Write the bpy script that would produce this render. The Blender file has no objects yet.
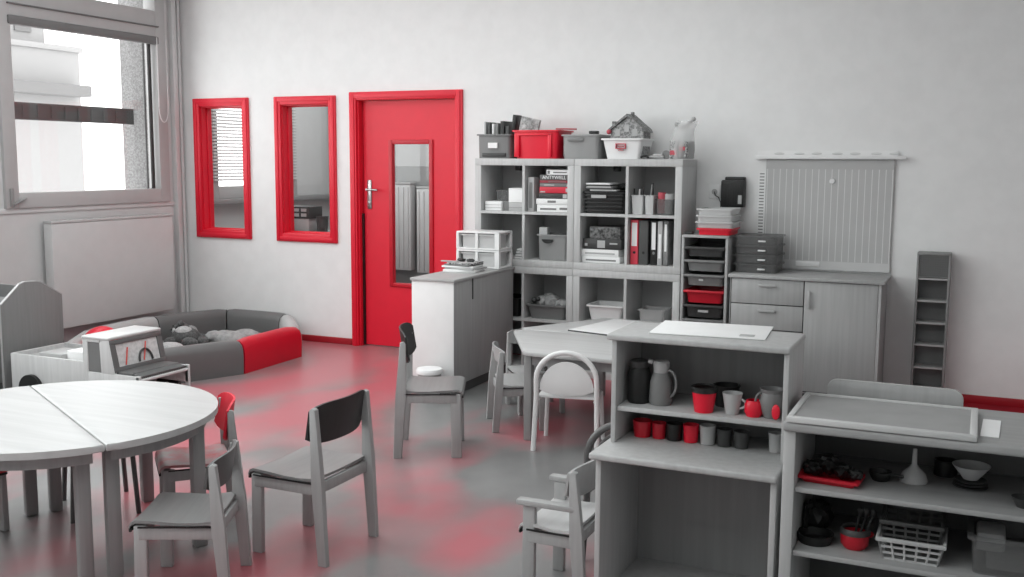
import bpy, bmesh, math, random
from mathutils import Vector, Matrix
random.seed(7)
SC = bpy.context.scene
COL = SC.collection
PI = math.pi

# ------------------------------------------------------------------ materials
def lin(v):
    v = v / 255.0
    return v / 12.92 if v <= 0.04045 else ((v + 0.055) / 1.055) ** 2.4
def rgb(c):
    if isinstance(c, (int, float)): c = (c, c, c)
    return (lin(c[0]), lin(c[1]), lin(c[2]), 1)
_M = {}
def mat(name, c, rough=0.55, kind=None, c2=None, alpha=1.0, metal=0.0, scale=1.0, spec=0.5, bump=0.0):
    if name in _M: return _M[name]
    m = bpy.data.materials.new(name); m.use_nodes = True
    nt = m.node_tree; N = nt.nodes; L = nt.links
    b = N['Principled BSDF']
    b.inputs['Roughness'].default_value = rough
    b.inputs['Metallic'].default_value = metal
    b.inputs['Specular IOR Level'].default_value = spec
    b.inputs['Alpha'].default_value = alpha
    b.inputs['Base Color'].default_value = rgb(c)
    tc = N.new('ShaderNodeTexCoord'); mp = N.new('ShaderNodeMapping')
    L.new(tc.outputs['Object'], mp.inputs['Vector'])
    nz = N.new('ShaderNodeTexNoise'); L.new(mp.outputs['Vector'], nz.inputs['Vector'])
    if kind == 'wood':          # faint upright grain
        mp.inputs['Scale'].default_value = (55 * scale, 55 * scale, 2.5 * scale)
        nz.inputs['Scale'].default_value = 1.0; nz.inputs['Detail'].default_value = 4
    elif kind == 'woodx':       # faint lengthwise grain
        mp.inputs['Scale'].default_value = (3 * scale, 50 * scale, 50 * scale)
        nz.inputs['Scale'].default_value = 1.0; nz.inputs['Detail'].default_value = 4
    else:
        nz.inputs['Scale'].default_value = 9 * scale; nz.inputs['Detail'].default_value = 3
    if c2 is None:
        k = 0.955 if kind in ('wood', 'woodx') else 0.985
        cc = (c, c, c) if isinstance(c, (int, float)) else c
        c2 = tuple(v * k for v in cc)
    rp = N.new('ShaderNodeValToRGB')
    rp.color_ramp.elements[0].position = 0.35; rp.color_ramp.elements[1].position = 0.65
    rp.color_ramp.elements[0].color = rgb(c2); rp.color_ramp.elements[1].color = rgb(c)
    L.new(nz.outputs['Fac'], rp.inputs['Fac']); L.new(rp.outputs['Color'], b.inputs['Base Color'])
    if bump:
        bp = N.new('ShaderNodeBump'); bp.inputs['Strength'].default_value = bump
        L.new(nz.outputs['Fac'], bp.inputs['Height']); L.new(bp.outputs['Normal'], b.inputs['Normal'])
    _M[name] = m
    return m
RED = (222, 22, 50)
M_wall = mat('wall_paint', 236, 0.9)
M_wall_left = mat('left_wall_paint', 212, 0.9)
M_ceil = mat('ceiling_paint', 215, 0.9)
M_red = mat('red_paint', RED, 0.45)
M_redp = mat('red_plastic', (225, 20, 50), 0.35)
M_redd = mat('dark_red_plastic', (190, 22, 42), 0.4)
M_white = mat('white_lacquer', 232, 0.45)
M_whitep = mat('white_plastic', 235, 0.4)
M_paper = mat('paper', 240, 0.8)
M_frame = mat('window_frame_paint', 188, 0.5)
M_shelf = mat('shelf_laminate', 196, 0.55, 'wood')
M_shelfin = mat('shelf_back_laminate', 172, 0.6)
M_cab = mat('cabinet_beech', 172, 0.55, 'wood')
M_hutch = mat('hutch_beech', 184, 0.5, 'wood', scale=0.8)
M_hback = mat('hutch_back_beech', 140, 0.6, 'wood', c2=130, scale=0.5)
M_top = mat('pale_tabletop', 194, 0.38, 'woodx', scale=0.6)
M_leg = mat('chair_beech', 168, 0.5, 'wood')
M_seat = mat('seat_plywood', 135, 0.35, 'woodx')
M_darkback = mat('dark_plywood', 44, 0.4, 'wood', c2=40)
M_midback = mat('grey_plywood', 95, 0.4, 'wood')
M_tleg = mat('table_leg_beech', 150, 0.5, 'wood')
M_black = mat('black_plastic', 22, 0.45)
M_dark = mat('dark_plastic', 58, 0.45)
M_mid = mat('mid_grey_plastic', 120, 0.45)
M_light = mat('light_grey_plastic', 178, 0.45)
M_metal = mat('brushed_metal', 190, 0.3, metal=0.9)
M_foamd = mat('dark_grey_vinyl', 104, 0.42)
M_foaml = mat('pale_grey_vinyl', 182, 0.42)
M_foamr = mat('red_vinyl', (205, 18, 45), 0.38)
M_cloth = mat('grey_cloth', 165, 0.9, c2=140, scale=3, bump=0.3)
M_fur = mat('grey_plush', 100, 0.95, c2=70, scale=8, bump=0.6)
M_fur2 = mat('pale_plush', 190, 0.95, c2=165, scale=8, bump=0.4)
M_clear = mat('clear_plastic', 200, 0.2, alpha=0.42)
M_smoke = mat('smoked_plastic', 120, 0.25, alpha=0.45)
M_dust = mat('milky_plastic', 215, 0.35, alpha=0.75)
M_gable = mat('grey_beech_panel', 128, 0.55, 'wood')

def glass_mat():
    m = bpy.data.materials.new('window_glass'); m.use_nodes = True
    nt = m.node_tree; N = nt.nodes; L = nt.links; N.clear()
    o = N.new('ShaderNodeOutputMaterial'); mx = N.new('ShaderNodeMixShader')
    t = N.new('ShaderNodeBsdfTransparent'); g = N.new('ShaderNodeBsdfGlossy')
    t.inputs['Color'].default_value = (.96, .96, .96, 1); g.inputs['Roughness'].default_value = 0.02
    mx.inputs[0].default_value = 0.025
    L.new(t.outputs[0], mx.inputs[1]); L.new(g.outputs[0], mx.inputs[2])
    L.new(mx.outputs[0], o.inputs['Surface'])
    return m
M_glass = glass_mat()

def floor_mat():
    m = bpy.data.materials.new('linoleum_floor'); m.use_nodes = True
    nt = m.node_tree; N = nt.nodes; L = nt.links; b = N['Principled BSDF']
    tc = N.new('ShaderNodeTexCoord'); geo = N.new('ShaderNodeNewGeometry')
    # cloudy grey lino
    n1 = N.new('ShaderNodeTexNoise'); n1.inputs['Scale'].default_value = 2.2; n1.inputs['Detail'].default_value = 6
    L.new(tc.outputs['Object'], n1.inputs['Vector'])
    r1 = N.new('ShaderNodeValToRGB'); r1.color_ramp.elements[0].color = rgb(118); r1.color_ramp.elements[1].color = rgb(140)
    r1.color_ramp.elements[0].position = 0.3; r1.color_ramp.elements[1].position = 0.7
    L.new(n1.outputs['Fac'], r1.inputs['Fac'])
    # reddish clouds: the lino's own red tint plus painted reflections of the red door
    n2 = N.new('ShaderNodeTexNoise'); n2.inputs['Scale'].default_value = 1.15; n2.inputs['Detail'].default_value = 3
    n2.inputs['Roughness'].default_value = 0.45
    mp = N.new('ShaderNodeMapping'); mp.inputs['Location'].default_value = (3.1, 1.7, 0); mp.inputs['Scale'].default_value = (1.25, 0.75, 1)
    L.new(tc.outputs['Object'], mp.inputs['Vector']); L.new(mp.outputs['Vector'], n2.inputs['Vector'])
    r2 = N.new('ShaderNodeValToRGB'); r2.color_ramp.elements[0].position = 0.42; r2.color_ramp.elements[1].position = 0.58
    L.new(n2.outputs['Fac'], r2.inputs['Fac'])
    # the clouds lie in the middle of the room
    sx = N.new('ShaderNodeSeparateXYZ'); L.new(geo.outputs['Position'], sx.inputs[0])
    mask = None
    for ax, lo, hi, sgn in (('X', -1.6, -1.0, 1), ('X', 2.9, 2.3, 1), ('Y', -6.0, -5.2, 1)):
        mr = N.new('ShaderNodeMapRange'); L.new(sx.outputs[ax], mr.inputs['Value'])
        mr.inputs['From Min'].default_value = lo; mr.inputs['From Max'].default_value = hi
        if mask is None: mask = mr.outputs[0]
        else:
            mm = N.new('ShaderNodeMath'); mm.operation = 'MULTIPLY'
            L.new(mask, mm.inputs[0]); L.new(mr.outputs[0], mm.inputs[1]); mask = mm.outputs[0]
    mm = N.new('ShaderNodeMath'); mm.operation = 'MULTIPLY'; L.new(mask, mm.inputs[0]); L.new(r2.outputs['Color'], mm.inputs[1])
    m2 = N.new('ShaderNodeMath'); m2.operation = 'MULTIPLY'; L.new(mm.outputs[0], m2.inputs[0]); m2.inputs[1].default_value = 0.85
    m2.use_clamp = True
    cr = None  # red floor reflection by the right wall, painted into the colour
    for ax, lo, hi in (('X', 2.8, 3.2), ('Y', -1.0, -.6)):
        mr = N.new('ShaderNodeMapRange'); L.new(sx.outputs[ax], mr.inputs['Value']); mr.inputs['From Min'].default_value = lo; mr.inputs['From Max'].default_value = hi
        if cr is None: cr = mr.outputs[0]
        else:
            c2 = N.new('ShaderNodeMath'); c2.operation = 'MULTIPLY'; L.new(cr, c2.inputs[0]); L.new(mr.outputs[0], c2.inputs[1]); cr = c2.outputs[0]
    vd = N.new('ShaderNodeVectorMath'); vd.operation = 'DISTANCE'; L.new(geo.outputs['Position'], vd.inputs[0]); vd.inputs[1].default_value = (-1.95, -1.2, 0)  # arc round the pit: reflected red painted into the floor colour
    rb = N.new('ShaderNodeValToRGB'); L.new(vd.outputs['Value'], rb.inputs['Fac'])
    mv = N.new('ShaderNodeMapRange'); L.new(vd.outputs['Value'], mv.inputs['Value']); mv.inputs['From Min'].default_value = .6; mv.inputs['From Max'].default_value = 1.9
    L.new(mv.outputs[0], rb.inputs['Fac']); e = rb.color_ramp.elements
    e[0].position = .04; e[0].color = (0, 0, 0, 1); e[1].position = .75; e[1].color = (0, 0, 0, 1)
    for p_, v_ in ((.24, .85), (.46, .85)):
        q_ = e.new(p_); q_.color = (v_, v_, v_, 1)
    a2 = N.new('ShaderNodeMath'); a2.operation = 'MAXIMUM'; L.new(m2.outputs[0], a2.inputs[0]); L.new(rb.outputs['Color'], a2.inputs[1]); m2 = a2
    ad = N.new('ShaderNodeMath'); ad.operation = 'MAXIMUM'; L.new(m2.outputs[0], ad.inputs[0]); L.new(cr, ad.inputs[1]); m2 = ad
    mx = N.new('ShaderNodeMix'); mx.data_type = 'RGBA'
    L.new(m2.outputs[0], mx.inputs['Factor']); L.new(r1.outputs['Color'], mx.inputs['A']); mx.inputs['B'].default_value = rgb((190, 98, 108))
    L.new(mx.outputs['Result'], b.inputs['Base Color'])
    b.inputs['Roughness'].default_value = 0.3; b.inputs['Specular IOR Level'].default_value = 0.45
    bp = N.new('ShaderNodeBump'); bp.inputs['Strength'].default_value = 0.05; bp.inputs['Distance'].default_value = 0.02
    L.new(n1.outputs['Fac'], bp.inputs['Height']); L.new(bp.outputs['Normal'], b.inputs['Normal'])
    return m
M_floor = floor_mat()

# ------------------------------------------------------------------ builders
class MB:
    """collects shapes into one bmesh"""
    def __init__(s): s.bm = bmesh.new()
    def box(s, x0, x1, y0, y1, z0, z1, bev=0.0, seg=2, M=None):
        r = bmesh.ops.create_cube(s.bm, size=1.0)
        vs = r['verts']
        for v in vs:
            v.co = Vector(((x0 + x1) / 2 + v.co.x * (x1 - x0), (y0 + y1) / 2 + v.co.y * (y1 - y0), (z0 + z1) / 2 + v.co.z * (z1 - z0)))
        if bev > 0:
            es = list({e for v in vs for e in v.link_edges})
            r = bmesh.ops.bevel(s.bm, geom=es, offset=bev, segments=seg, profile=0.5, affect='EDGES')
            vs = list({v for f in r['faces'] for v in f.verts} | {v for v in vs if v.is_valid})
        if M is not None: bmesh.ops.transform(s.bm, matrix=M, verts=vs)
        return s
    def beam(s, p0, p1, w, h, bev=0.0, up=(0, 0, 1)):
        """rectangular bar from p0 to p1"""
        p0 = Vector(p0); p1 = Vector(p1); d = p1 - p0; L = d.length; d.normalize()
        u = Vector(up)
        if abs(d.dot(u)) > 0.98: u = Vector((0, 1, 0))
        a = d.cross(u).normalized(); b = a.cross(d)
        M = Matrix((( a.x, b.x, d.x, p0.x), (a.y, b.y, d.y, p0.y), (a.z, b.z, d.z, p0.z), (0, 0, 0, 1)))
        return s.box(-w / 2, w / 2, -h / 2, h / 2, 0, L, bev, 2, M)
    def prism(s, poly, ax, a0, a1, bev=0.0):
        """poly of 2d points in the plane normal to ax, extruded from a0 to a1"""
        def mk(p, a):
            return {'x': (a, p[0], p[1]), 'y': (p[0], a, p[1]), 'z': (p[0], p[1], a)}[ax]
        A = [s.bm.verts.new(mk(p, a0)) for p in poly]; B = [s.bm.verts.new(mk(p, a1)) for p in poly]
        fs = [s.bm.faces.new(A), s.bm.faces.new(B)]
        n = len(poly)
        for i in range(n): fs.append(s.bm.faces.new((A[i], A[(i + 1) % n], B[(i + 1) % n], B[i])))
        if bev > 0:
            es = list({e for f in fs[:2] for e in f.edges})
            bmesh.ops.bevel(s.bm, geom=es, offset=bev, segments=2, profile=0.5, affect='EDGES')
        return s
    def lathe(s, prof, c=(0, 0, 0), seg=24, M=None):
        """prof: (r, z) from bottom to top"""
        rings = []
        new = []
        for r, z in prof:
            if r < 1e-5:
                v = s.bm.verts.new((0, 0, z)); rings.append([v]); new.append(v)
            else:
                ring = [s.bm.verts.new((r * math.cos(2 * PI * i / seg), r * math.sin(2 * PI * i / seg), z)) for i in range(seg)]
                rings.append(ring); new += ring
        for a, b in zip(rings, rings[1:]):
            if len(a) == 1 and len(b) == 1: continue
            for i in range(seg):
                j = (i + 1) % seg
                if len(a) == 1: s.bm.faces.new((a[0], b[j], b[i]))
                elif len(b) == 1: s.bm.faces.new((a[i], a[j], b[0]))
                else: s.bm.faces.new((a[i], a[j], b[j], b[i]))
        T = Matrix.Translation(c)
        bmesh.ops.transform(s.bm, matrix=(T @ M) if M is not None else T, verts=new)
        return s
    def cyl(s, p0, p1, r, r2=None, seg=14):
        p0 = Vector(p0); p1 = Vector(p1); d = p1 - p0; L = d.length
        if r2 is None: r2 = r
        q = Vector((0, 0, 1)).rotation_difference(d).to_matrix().to_4x4()
        return s.lathe([(0, 0), (r, 0), (r2, L), (0, L)], p0, seg, q)
    def ball(s, c, rx, ry=None, rz=None, seg=16, noise=0.0, M=None):
        ry = ry or rx; rz = rz or rx
        r = bmesh.ops.create_icosphere(s.bm, subdivisions=3, radius=1.0)
        for v in r['verts']:
            k = 1 + noise * math.sin(7 * v.co.x + 3 * c[0] * 9) * math.cos(6 * v.co.y + 5 * v.co.z)
            p = Vector((v.co.x * rx * k, v.co.y * ry * k, v.co.z * rz * k))
            if M is not None: p = M @ p
            v.co = p + Vector(c)
        return s
    def tube(s, pts, r, seg=10, closed=False):
        pts = [Vector(p) for p in pts]; n = len(pts); rings = []
        prev = None
        for i, p in enumerate(pts):
            if closed: d = pts[(i + 1) % n] - pts[i - 1]
            else: d = pts[min(i + 1, n - 1)] - pts[max(i - 1, 0)]
            d.normalize()
            if prev is None:
                u = Vector((0, 0, 1)) if abs(d.z) < 0.9 else Vector((0, 1, 0))
                a = d.cross(u).normalized()
            else:
                a = (prev - d * prev.dot(d)).normalized()
            prev = a; b = d.cross(a)
            rings.append([s.bm.verts.new(p + (a * math.cos(2 * PI * k / seg) + b * math.sin(2 * PI * k / seg)) * r) for k in range(seg)])
        m = n if closed else n - 1
        for i in range(m):
            A = rings[i]; B = rings[(i + 1) % n]
            for k in range(seg): s.bm.faces.new((A[k], A[(k + 1) % seg], B[(k + 1) % seg], B[k]))
        if not closed:
            s.bm.faces.new(rings[0][::-1]); s.bm.faces.new(rings[-1])
        return s
    def frustum(s, x0, x1, y0, y1, z0, z1, t=0.12, wall=0.004, c=True):
        """open-topped tub, narrower at the bottom by fraction t"""
        cx = (x0 + x1) / 2; cy = (y0 + y1) / 2
        def ring(hx, hy, z):
            rr = min(hx, hy) * 0.18; out = []
            for (sx, sy, a0) in ((1, 1, 0), (-1, 1, 90), (-1, -1, 180), (1, -1, 270)):
                for k in range(4):
                    a = math.radians(a0 + 30 * k)
                    out.append(s.bm.verts.new((cx + sx * (hx - rr) + rr * math.cos(a), cy + sy * (hy - rr) + rr * math.sin(a), z)))
            return out
        hx = (x1 - x0) / 2; hy = (y1 - y0) / 2; k = 1 - t
        lip = min(0.012, 0.05 * hx * 2)
        R = [ring(hx * k - lip, hy * k - lip, z0), ring(hx - lip, hy - lip, z1 - lip), ring(hx, hy, z1 - lip * 0.9), ring(hx, hy, z1),
             ring(hx - lip - wall, hy - lip - wall, z1), ring(hx * k - lip - wall, hy * k - lip - wall, z0 + wall)]
        for A, B in zip(R, R[1:]):
            for i in range(16): s.bm.faces.new((A[i], A[(i + 1) % 16], B[(i + 1) % 16], B[i]))
        s.bm.faces.new(R[0][::-1]); s.bm.faces.new(R[-1])
        return s

W = {}
def root(name, label, cat, loc, rz=0, group=None):
    o = bpy.data.objects.new(name, None); COL.objects.link(o)
    o.empty_display_size = 0.05
    o.location = loc; o.rotation_euler = (0, 0, rz)
    o['label'] = label; o['category'] = cat
    if group: o['group'] = group
    W[o] = Matrix.Translation(loc) @ Matrix.Rotation(rz, 4, 'Z')
    return o
def build(mb, name, m, parent=None, label=None, local=False, angle=38, stuff=False):
    """link the collected shapes as one mesh; geometry is in world space unless local"""
    bm = mb.bm
    bmesh.ops.recalc_face_normals(bm, faces=bm.faces[:])
    if parent is not None:
        if not local: bm.transform(W[parent].inverted())
        loc = Vector((0, 0, 0))
    else:
        xs = [v.co.x for v in bm.verts]; ys = [v.co.y for v in bm.verts]; zs = [v.co.z for v in bm.verts]
        loc = Vector(((min(xs) + max(xs)) / 2, (min(ys) + max(ys)) / 2, min(zs)))
        bm.transform(Matrix.Translation(-loc))
    lim = math.radians(angle)
    for e in bm.edges:
        e.smooth = not (len(e.link_faces) != 2 or e.calc_face_angle(0) > lim)
    for f in bm.faces: f.smooth = True
    me = bpy.data.meshes.new(name); bm.to_mesh(me); bm.free()
    o = bpy.data.objects.new(name, me); COL.objects.link(o)
    for mm in (m if isinstance(m, (list, tuple)) else [m]): me.materials.append(mm)
    if parent is not None:
        o.parent = parent; W[o] = W[parent].copy()
    else:
        o.location = loc; W[o] = Matrix.Translation(loc)
    if label: o['label'] = label
    if stuff: o['kind'] = 'stuff'
    return o
def thing(mb, name, m, label, cat, group=None):
    o = build(mb, name, m); o['label'] = label; o['category'] = cat
    if group: o['group'] = group
    return o
def struct(mb, name, m, parent=None):
    o = build(mb, name, m, parent)
    if parent is None: o['kind'] = 'structure'
    return o
def text(s, name, m, parent, size, loc, rot=(PI / 2, 0, 0), ext=0.0005):
    cu = bpy.data.curves.new('lettering', 'FONT'); cu.body = s; cu.size = size; cu.extrude = ext
    cu.align_x = 'CENTER'; cu.align_y = 'CENTER'
    t = bpy.data.objects.new('lettering_tmp', cu); COL.objects.link(t)
    dg = bpy.context.evaluated_depsgraph_get()
    me = bpy.data.meshes.new_from_object(t.evaluated_get(dg))
    bpy.data.objects.remove(t)
    from mathutils import Euler
    me.transform(W[parent].inverted() @ Matrix.Translation(loc) @ Euler(rot).to_matrix().to_4x4())
    o = bpy.data.objects.new(name, me); COL.objects.link(o); me.materials.clear(); me.materials.append(m)
    o.parent = parent; W[o] = W[parent].copy()
    return o

# ------------------------------------------------------------------ room
XL, XR, YF, ZC = -3.15, 5.6, -9.0, 3.25
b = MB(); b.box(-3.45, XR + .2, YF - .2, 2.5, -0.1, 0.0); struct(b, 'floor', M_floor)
b = MB(); b.box(-3.45, XR + .2, YF - .2, 2.5, ZC, ZC + .1); struct(b, 'ceiling', M_ceil)
# back wall with two window openings and the doorway
W1 = (-2.94, -2.46, .93, 2.03); W2 = (-2.05, -1.56, .93, 2.03); DR = (-1.285, -.365, 0, 2.065)
b = MB(); TB = 0.13
xs = XL
for (a0, a1, z0, z1) in (W1, W2, DR):
    b.box(xs, a0, 0, TB, 0, ZC); b.box(a0, a1, 0, TB, z1, ZC)
    if z0 > 0: b.box(a0, a1, 0, TB, 0, z0)
    xs = a1
b.box(xs, XR, 0, TB, 0, ZC)
struct(b, 'wall_back', M_wall)
# left wall: classroom windows (y0, y1), plus the next room's window
b = MB(); ys = YF
WL = [(-8.6, -6.3), (-6.1, -4.2), (-4.0, -2.2), (-1.875, -.245), (.35, 1.62)]
for (y0, y1) in WL:
    b.box(XL - .3, XL, ys, y0, 0, ZC); b.box(XL - .3, XL, y0, y1, 0, 1.22); b.box(XL - .3, XL, y0, y1, 3.12, ZC); ys = y1
b.box(XL - .3, XL, ys, 2.5, 0, ZC)
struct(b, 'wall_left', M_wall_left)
b = MB(); b.box(XR, XR + .2, YF, 2.5, 0, ZC); struct(b, 'wall_right', M_wall)
b = MB(); b.box(XL - .3, XR + .2, YF - .2, YF, 0, ZC); struct(b, 'wall_front', M_wall)
M_hall = mat('hall_wall_paint', 190, 0.85); M_dado = mat('hall_dado_paint', 150, 0.7)
b = MB(); b.box(XL, 1.2, 2.3, 2.5, 1.5, ZC); struct(b, 'wall_far', M_hall)
b = MB(); b.box(XL, 1.2, 2.28, 2.5, 0, 1.5); struct(b, 'trim_4', M_dado)
b = MB(); b.box(.4, .5, TB, 2.28, 0, ZC); struct(b, 'wall_hall', M_hall)
b = MB()
for i in range(9): b.box(-3.13 + .075 * i, -3.075 + .075 * i, 2.265, 2.285, 1.5, 2.75, .006)
struct(b, 'trim_6', mat('ribbed_panel', 215, .6))
b = MB(); b.box(2.95, XR, -.32, -.015, .0, .003); struct(b, 'reflection_strip', mat('painted_red_reflection', (150, 30, 42), .8, spec=.1))  # added flat strip: the baseboard's dim red reflection put in as colour
# baseboards
b = MB(); b.box(XL + .02, -1.36, -.015, 0, 0, .055, .004); b.box(-.29, XR, -.015, 0, 0, .055, .004)
struct(b, 'baseboard_back', mat('red_baseboard', (165, 28, 40), .4))
b = MB(); b.box(XL, XL + .015, YF, -.02, 0, .07, .004); struct(b, 'baseboard_left', mat('dark_baseboard', 60, .5))
# corner pipe casing beside the window
b = MB(); b.cyl((XL + .03, -.045, 0), (XL + .03, -.045, ZC), .016); b.box(XL, XL + .05, -.14, -.085, 0, ZC, .006)
struct(b, 'trim_1', mat('pipe_paint', 212, .5))
# large left window -------------------------------------------------
def frame_rect(b, ax, a, y0, y1, z0, z1, w, d0, d1, bev=.004):
    """rectangular frame of width w in the plane ax"""
    for (p0, p1, q0, q1) in ((y0, y0 + w, z0, z1), (y1 - w, y1, z0, z1), (y0 + w, y1 - w, z0, z0 + w), (y0 + w, y1 - w, z1 - w, z1)):
        if ax == 'x': b.box(d0, d1, p0, p1, q0, q1, bev)
        else: b.box(p0, p1, d0, d1, q0, q1, bev)
for k, (y0, y1) in enumerate(WL):
    r = bpy.data.objects.new('window_%d' % (k + 1 if k != 3 else 1) if k != 0 else 'window_4', None)
    r.name = {0: 'window_7', 1: 'window_6', 2: 'window_5', 3: 'window_1', 4: 'window_4'}[k]
    COL.objects.link(r); r.location = (XL, (y0 + y1) / 2, 1.2); r['kind'] = 'structure'; W[r] = Matrix.Translation(r.location)
    a, c = y0 - .0, y1 + .0
    b = MB(); frame_rect(b, 'x', 0, a - .03, c + .04, 1.19, 3.14, .115, XL - .10, XL + .03); b.box(XL - .10, XL + .03, a + .08, c - .07, 2.60, 2.83, .01)
    build(b, 'window_frame', M_frame, r)
    b = MB(); b.box(XL - .062, XL - .055, a + .08, c - .07, 1.30, 2.6); b.box(XL - .062, XL - .055, a + .08, c - .07, 2.83, 3.03)
    build(b, 'glass_pane', M_glass, r)
    b = MB(); b.box(XL - .02, XL + .045, a + .06, c - .05, 2.545, 2.61, .01); b.box(XL - .0, XL + .05, a + .06, c - .05, 2.69, 2.70, .002)
    build(b, 'blind_rail', mat('blind_rail_grey', 120, .6), r)
    if k == 3:
        b = MB(); b.box(XL + .03, XL + .045, a - .0, a + .03, 1.20, 1.34, .004); b.beam((XL + .05, a + .02, 1.22), (XL + .05, a + .13, 1.265), .02, .014, .004)
        build(b, 'handle', mat('handle_grey', 150, .4), r)
        b = MB(); pts = [(XL + .055, c - .09, 2.6 - .085 * i) for i in range(8)]
        b.tube(pts, .004, 6)
        pts = [(XL + .055, c + .02 - .055 * (1 - math.cos(t * PI / 8)) , 2.0 - .12 * math.sin(t * PI / 8)) for t in range(9)]
        b.tube([(XL + .055, c + .02, 2.6), (XL + .055, c + .02, 2.3)] + pts, .004, 6)
        build(b, 'blind_cord', M_white, r)
        b = MB(); b.box(XL - .03, XL - .015, c - .125, c - .095, 1.3, 2.6); b.box(XL - .052, XL - .04, c - .155, c - .147, 1.3, 2.6)
        build(b, 'seal', M_dark, r)
    if k == 4:
        b = MB()
        for i in range(40): b.box(XL + .03, XL + .055, a, c, 1.36 + .031 * i, 1.378 + .031 * i)
        build(b, 'slat_blind', mat('blind_slats', 225, .5), r)
b = MB(); b.box(XL, XL + .012, -2.0, -.12, 1.15, 1.19, .004)
struct(b, 'trim_2', M_wall_left)
b = MB(); b.box(XL, XL + .12, .2, 2.25, 1.14, 1.19, .006); struct(b, 'trim_3', mat('hall_sill', 150, .5))
# outside: facade pier, sunshade rail and the white building opposite
b = MB(); b.box(-3.80, XL - .31, -.06, .30, -1, 5); b.box(XL - .31, XL - .11, -.264, -.246, 1.23, 3.1); b.box(XL - .312, XL - .30, -.262, -.05, 1.0, 3.4); thing(b, 'facade_pier', mat('rough_render', 150, .95, c2=120, scale=6, bump=.4), 'rough grey rendered pier just outside the left window', 'pier')
b = MB(); b.box(-3.62, -3.58, -2.1, -.065, 1.87, 2.01, .01)
for i in range(12): b.box(-3.575, -3.565, -1.9 + .14 * i, -1.82 + .14 * i, 1.89, 1.99)
thing(b, 'sunshade_rail', mat('rail_grey', 96, .7), 'dark grey rail running level across the outside of the left window', 'rail')
br = root('building', 'white apartment building with balcony seen through the left window', 'building', (-14, 7, -3))
b = MB(); b.box(-16, -12.0, 3.5, 7.1, -3, 3.55); b.box(-12.05, -11.95, 3.5, 7.15, 3.5, 3.6, .01); b.box(-16, -12.3, 3.5, 6.6, 3.5, 6); build(b, 'wall', mat('white_render', 152, .9), br)
b = MB(); b.box(-12.0, -11.6, 3.5, 7.0, 2.68, 2.88, .02)
build(b, 'balcony', mat('balcony_grey', 118, .9), br)
for i in range(4):
    b = MB(); b.box(-12.33, -12.27, 3.7 + .75 * i, 4.05 + .75 * i, 3.8, 5.6); build(b, 'window', mat('far_window', 110, .3), br)
# radiators
def radiator(name, label, x0, x1, y0, y1, z0, z1, ax, n):
    r = root(name, label, 'radiator', ((x0 + x1) / 2, (y0 + y1) / 2, z0))
    mm = mat('radiator_enamel', 208, .45)
    b = MB(); b.box(x0, x1, y0, y1, z0 + .02, z1 - .02, .01)
    if n:
        for i in range(n):
            t = i / (n - 1)
            if ax == 'y': b.box(x0 + .02 + (x1 - x0 - .06) * t, x0 + .035 + (x1 - x0 - .06) * t, y0 - .01, y0 + .01, z0 + .04, z1 - .05, .004)
            else: b.box(x1 - .004, x1 + .003, y0 + .02 + (y1 - y0 - .05) * t, y0 + .028 + (y1 - y0 - .05) * t, z0 + .03, z1 - .03, .002)
    build(b, 'panel', mm, r)
    b = MB(); b.box(x0 - .0, x1 + .004, y0 - .004, y1 + .004, z1 - .02, z1, .004)
    for i in range(30):
        if ax == 'x':
            yy = y0 + (y1 - y0) * (i + .5) / 30; b.box(x0 + .02, x1 - .01, yy - .004, yy + .004, z1 - .002, z1 + .002)
    build(b, 'top_grille', mat('radiator_grille', 196, .5), r)
    b = MB()
    for t in (.15, .85):
        if ax == 'x': b.box(x0 - .038, x0 + .005, y0 + (y1 - y0) * t - .02, y0 + (y1 - y0) * t + .02, z0 + .1, z1 - .1)
        else: b.box(x0 + (x1 - x0) * t - .02, x0 + (x1 - x0) * t + .02, y1 - .005, y1 + .05, z0 + .1, z1 - .1)
    build(b, 'bracket', M_mid, r)
    return r
radiator('radiator', 'wide pale flat panel radiator under the left window', XL + .04, XL + .13, -1.60, -.30, .22, 1.085, 'x', 0)
radiator('radiator', 'ribbed white radiator seen through the glass of the red door', -2.55, -2.03, 2.14, 2.24, .38, 1.33, 'y', 9)
radiator('radiator', 'second darker radiator right of the white one behind the door glass', -1.97, -1.55, 2.16, 2.24, .36, 1.29, 'y', 7)

# red framed internal windows --------------------------------------
def red_window(name, x0, x1, z0, z1):
    r = bpy.data.objects.new(name, None); COL.objects.link(r); r.location = ((x0 + x1) / 2, 0, z0); r['kind'] = 'structure'
    W[r] = Matrix.Translation(r.location)
    b = MB(); frame_rect(b, 'y', 0, x0, x1, z0, z1, .068, -.022, .006, .005)
    frame_rect(b, 'y', 0, x0 + .012, x1 - .012, z0 + .012, z1 - .012, .03, -.03, -.02, .003)
    frame_rect(b, 'y', 0, x0 + .064, x1 - .064, z0 + .064, z1 - .064, .012, .004, TB + .006, 0)
    build(b, 'casing', M_red, r)
    b = MB(); frame_rect(b, 'y', 0, x0 + .07, x1 - .07, z0 + .07, z1 - .07, .016, .068, .085, .003); build(b, 'glazing_bead', M_red, r)
    b = MB(); b.box(x0 + .08, x1 - .08, .074, .080, z0 + .08, z1 - .08); build(b, 'glass_pane', M_glass, r)
red_window('window_2', -3.005, -2.394, .864, 2.096)
red_window('window_3', -2.117, -1.491, .862, 2.096)
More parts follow.
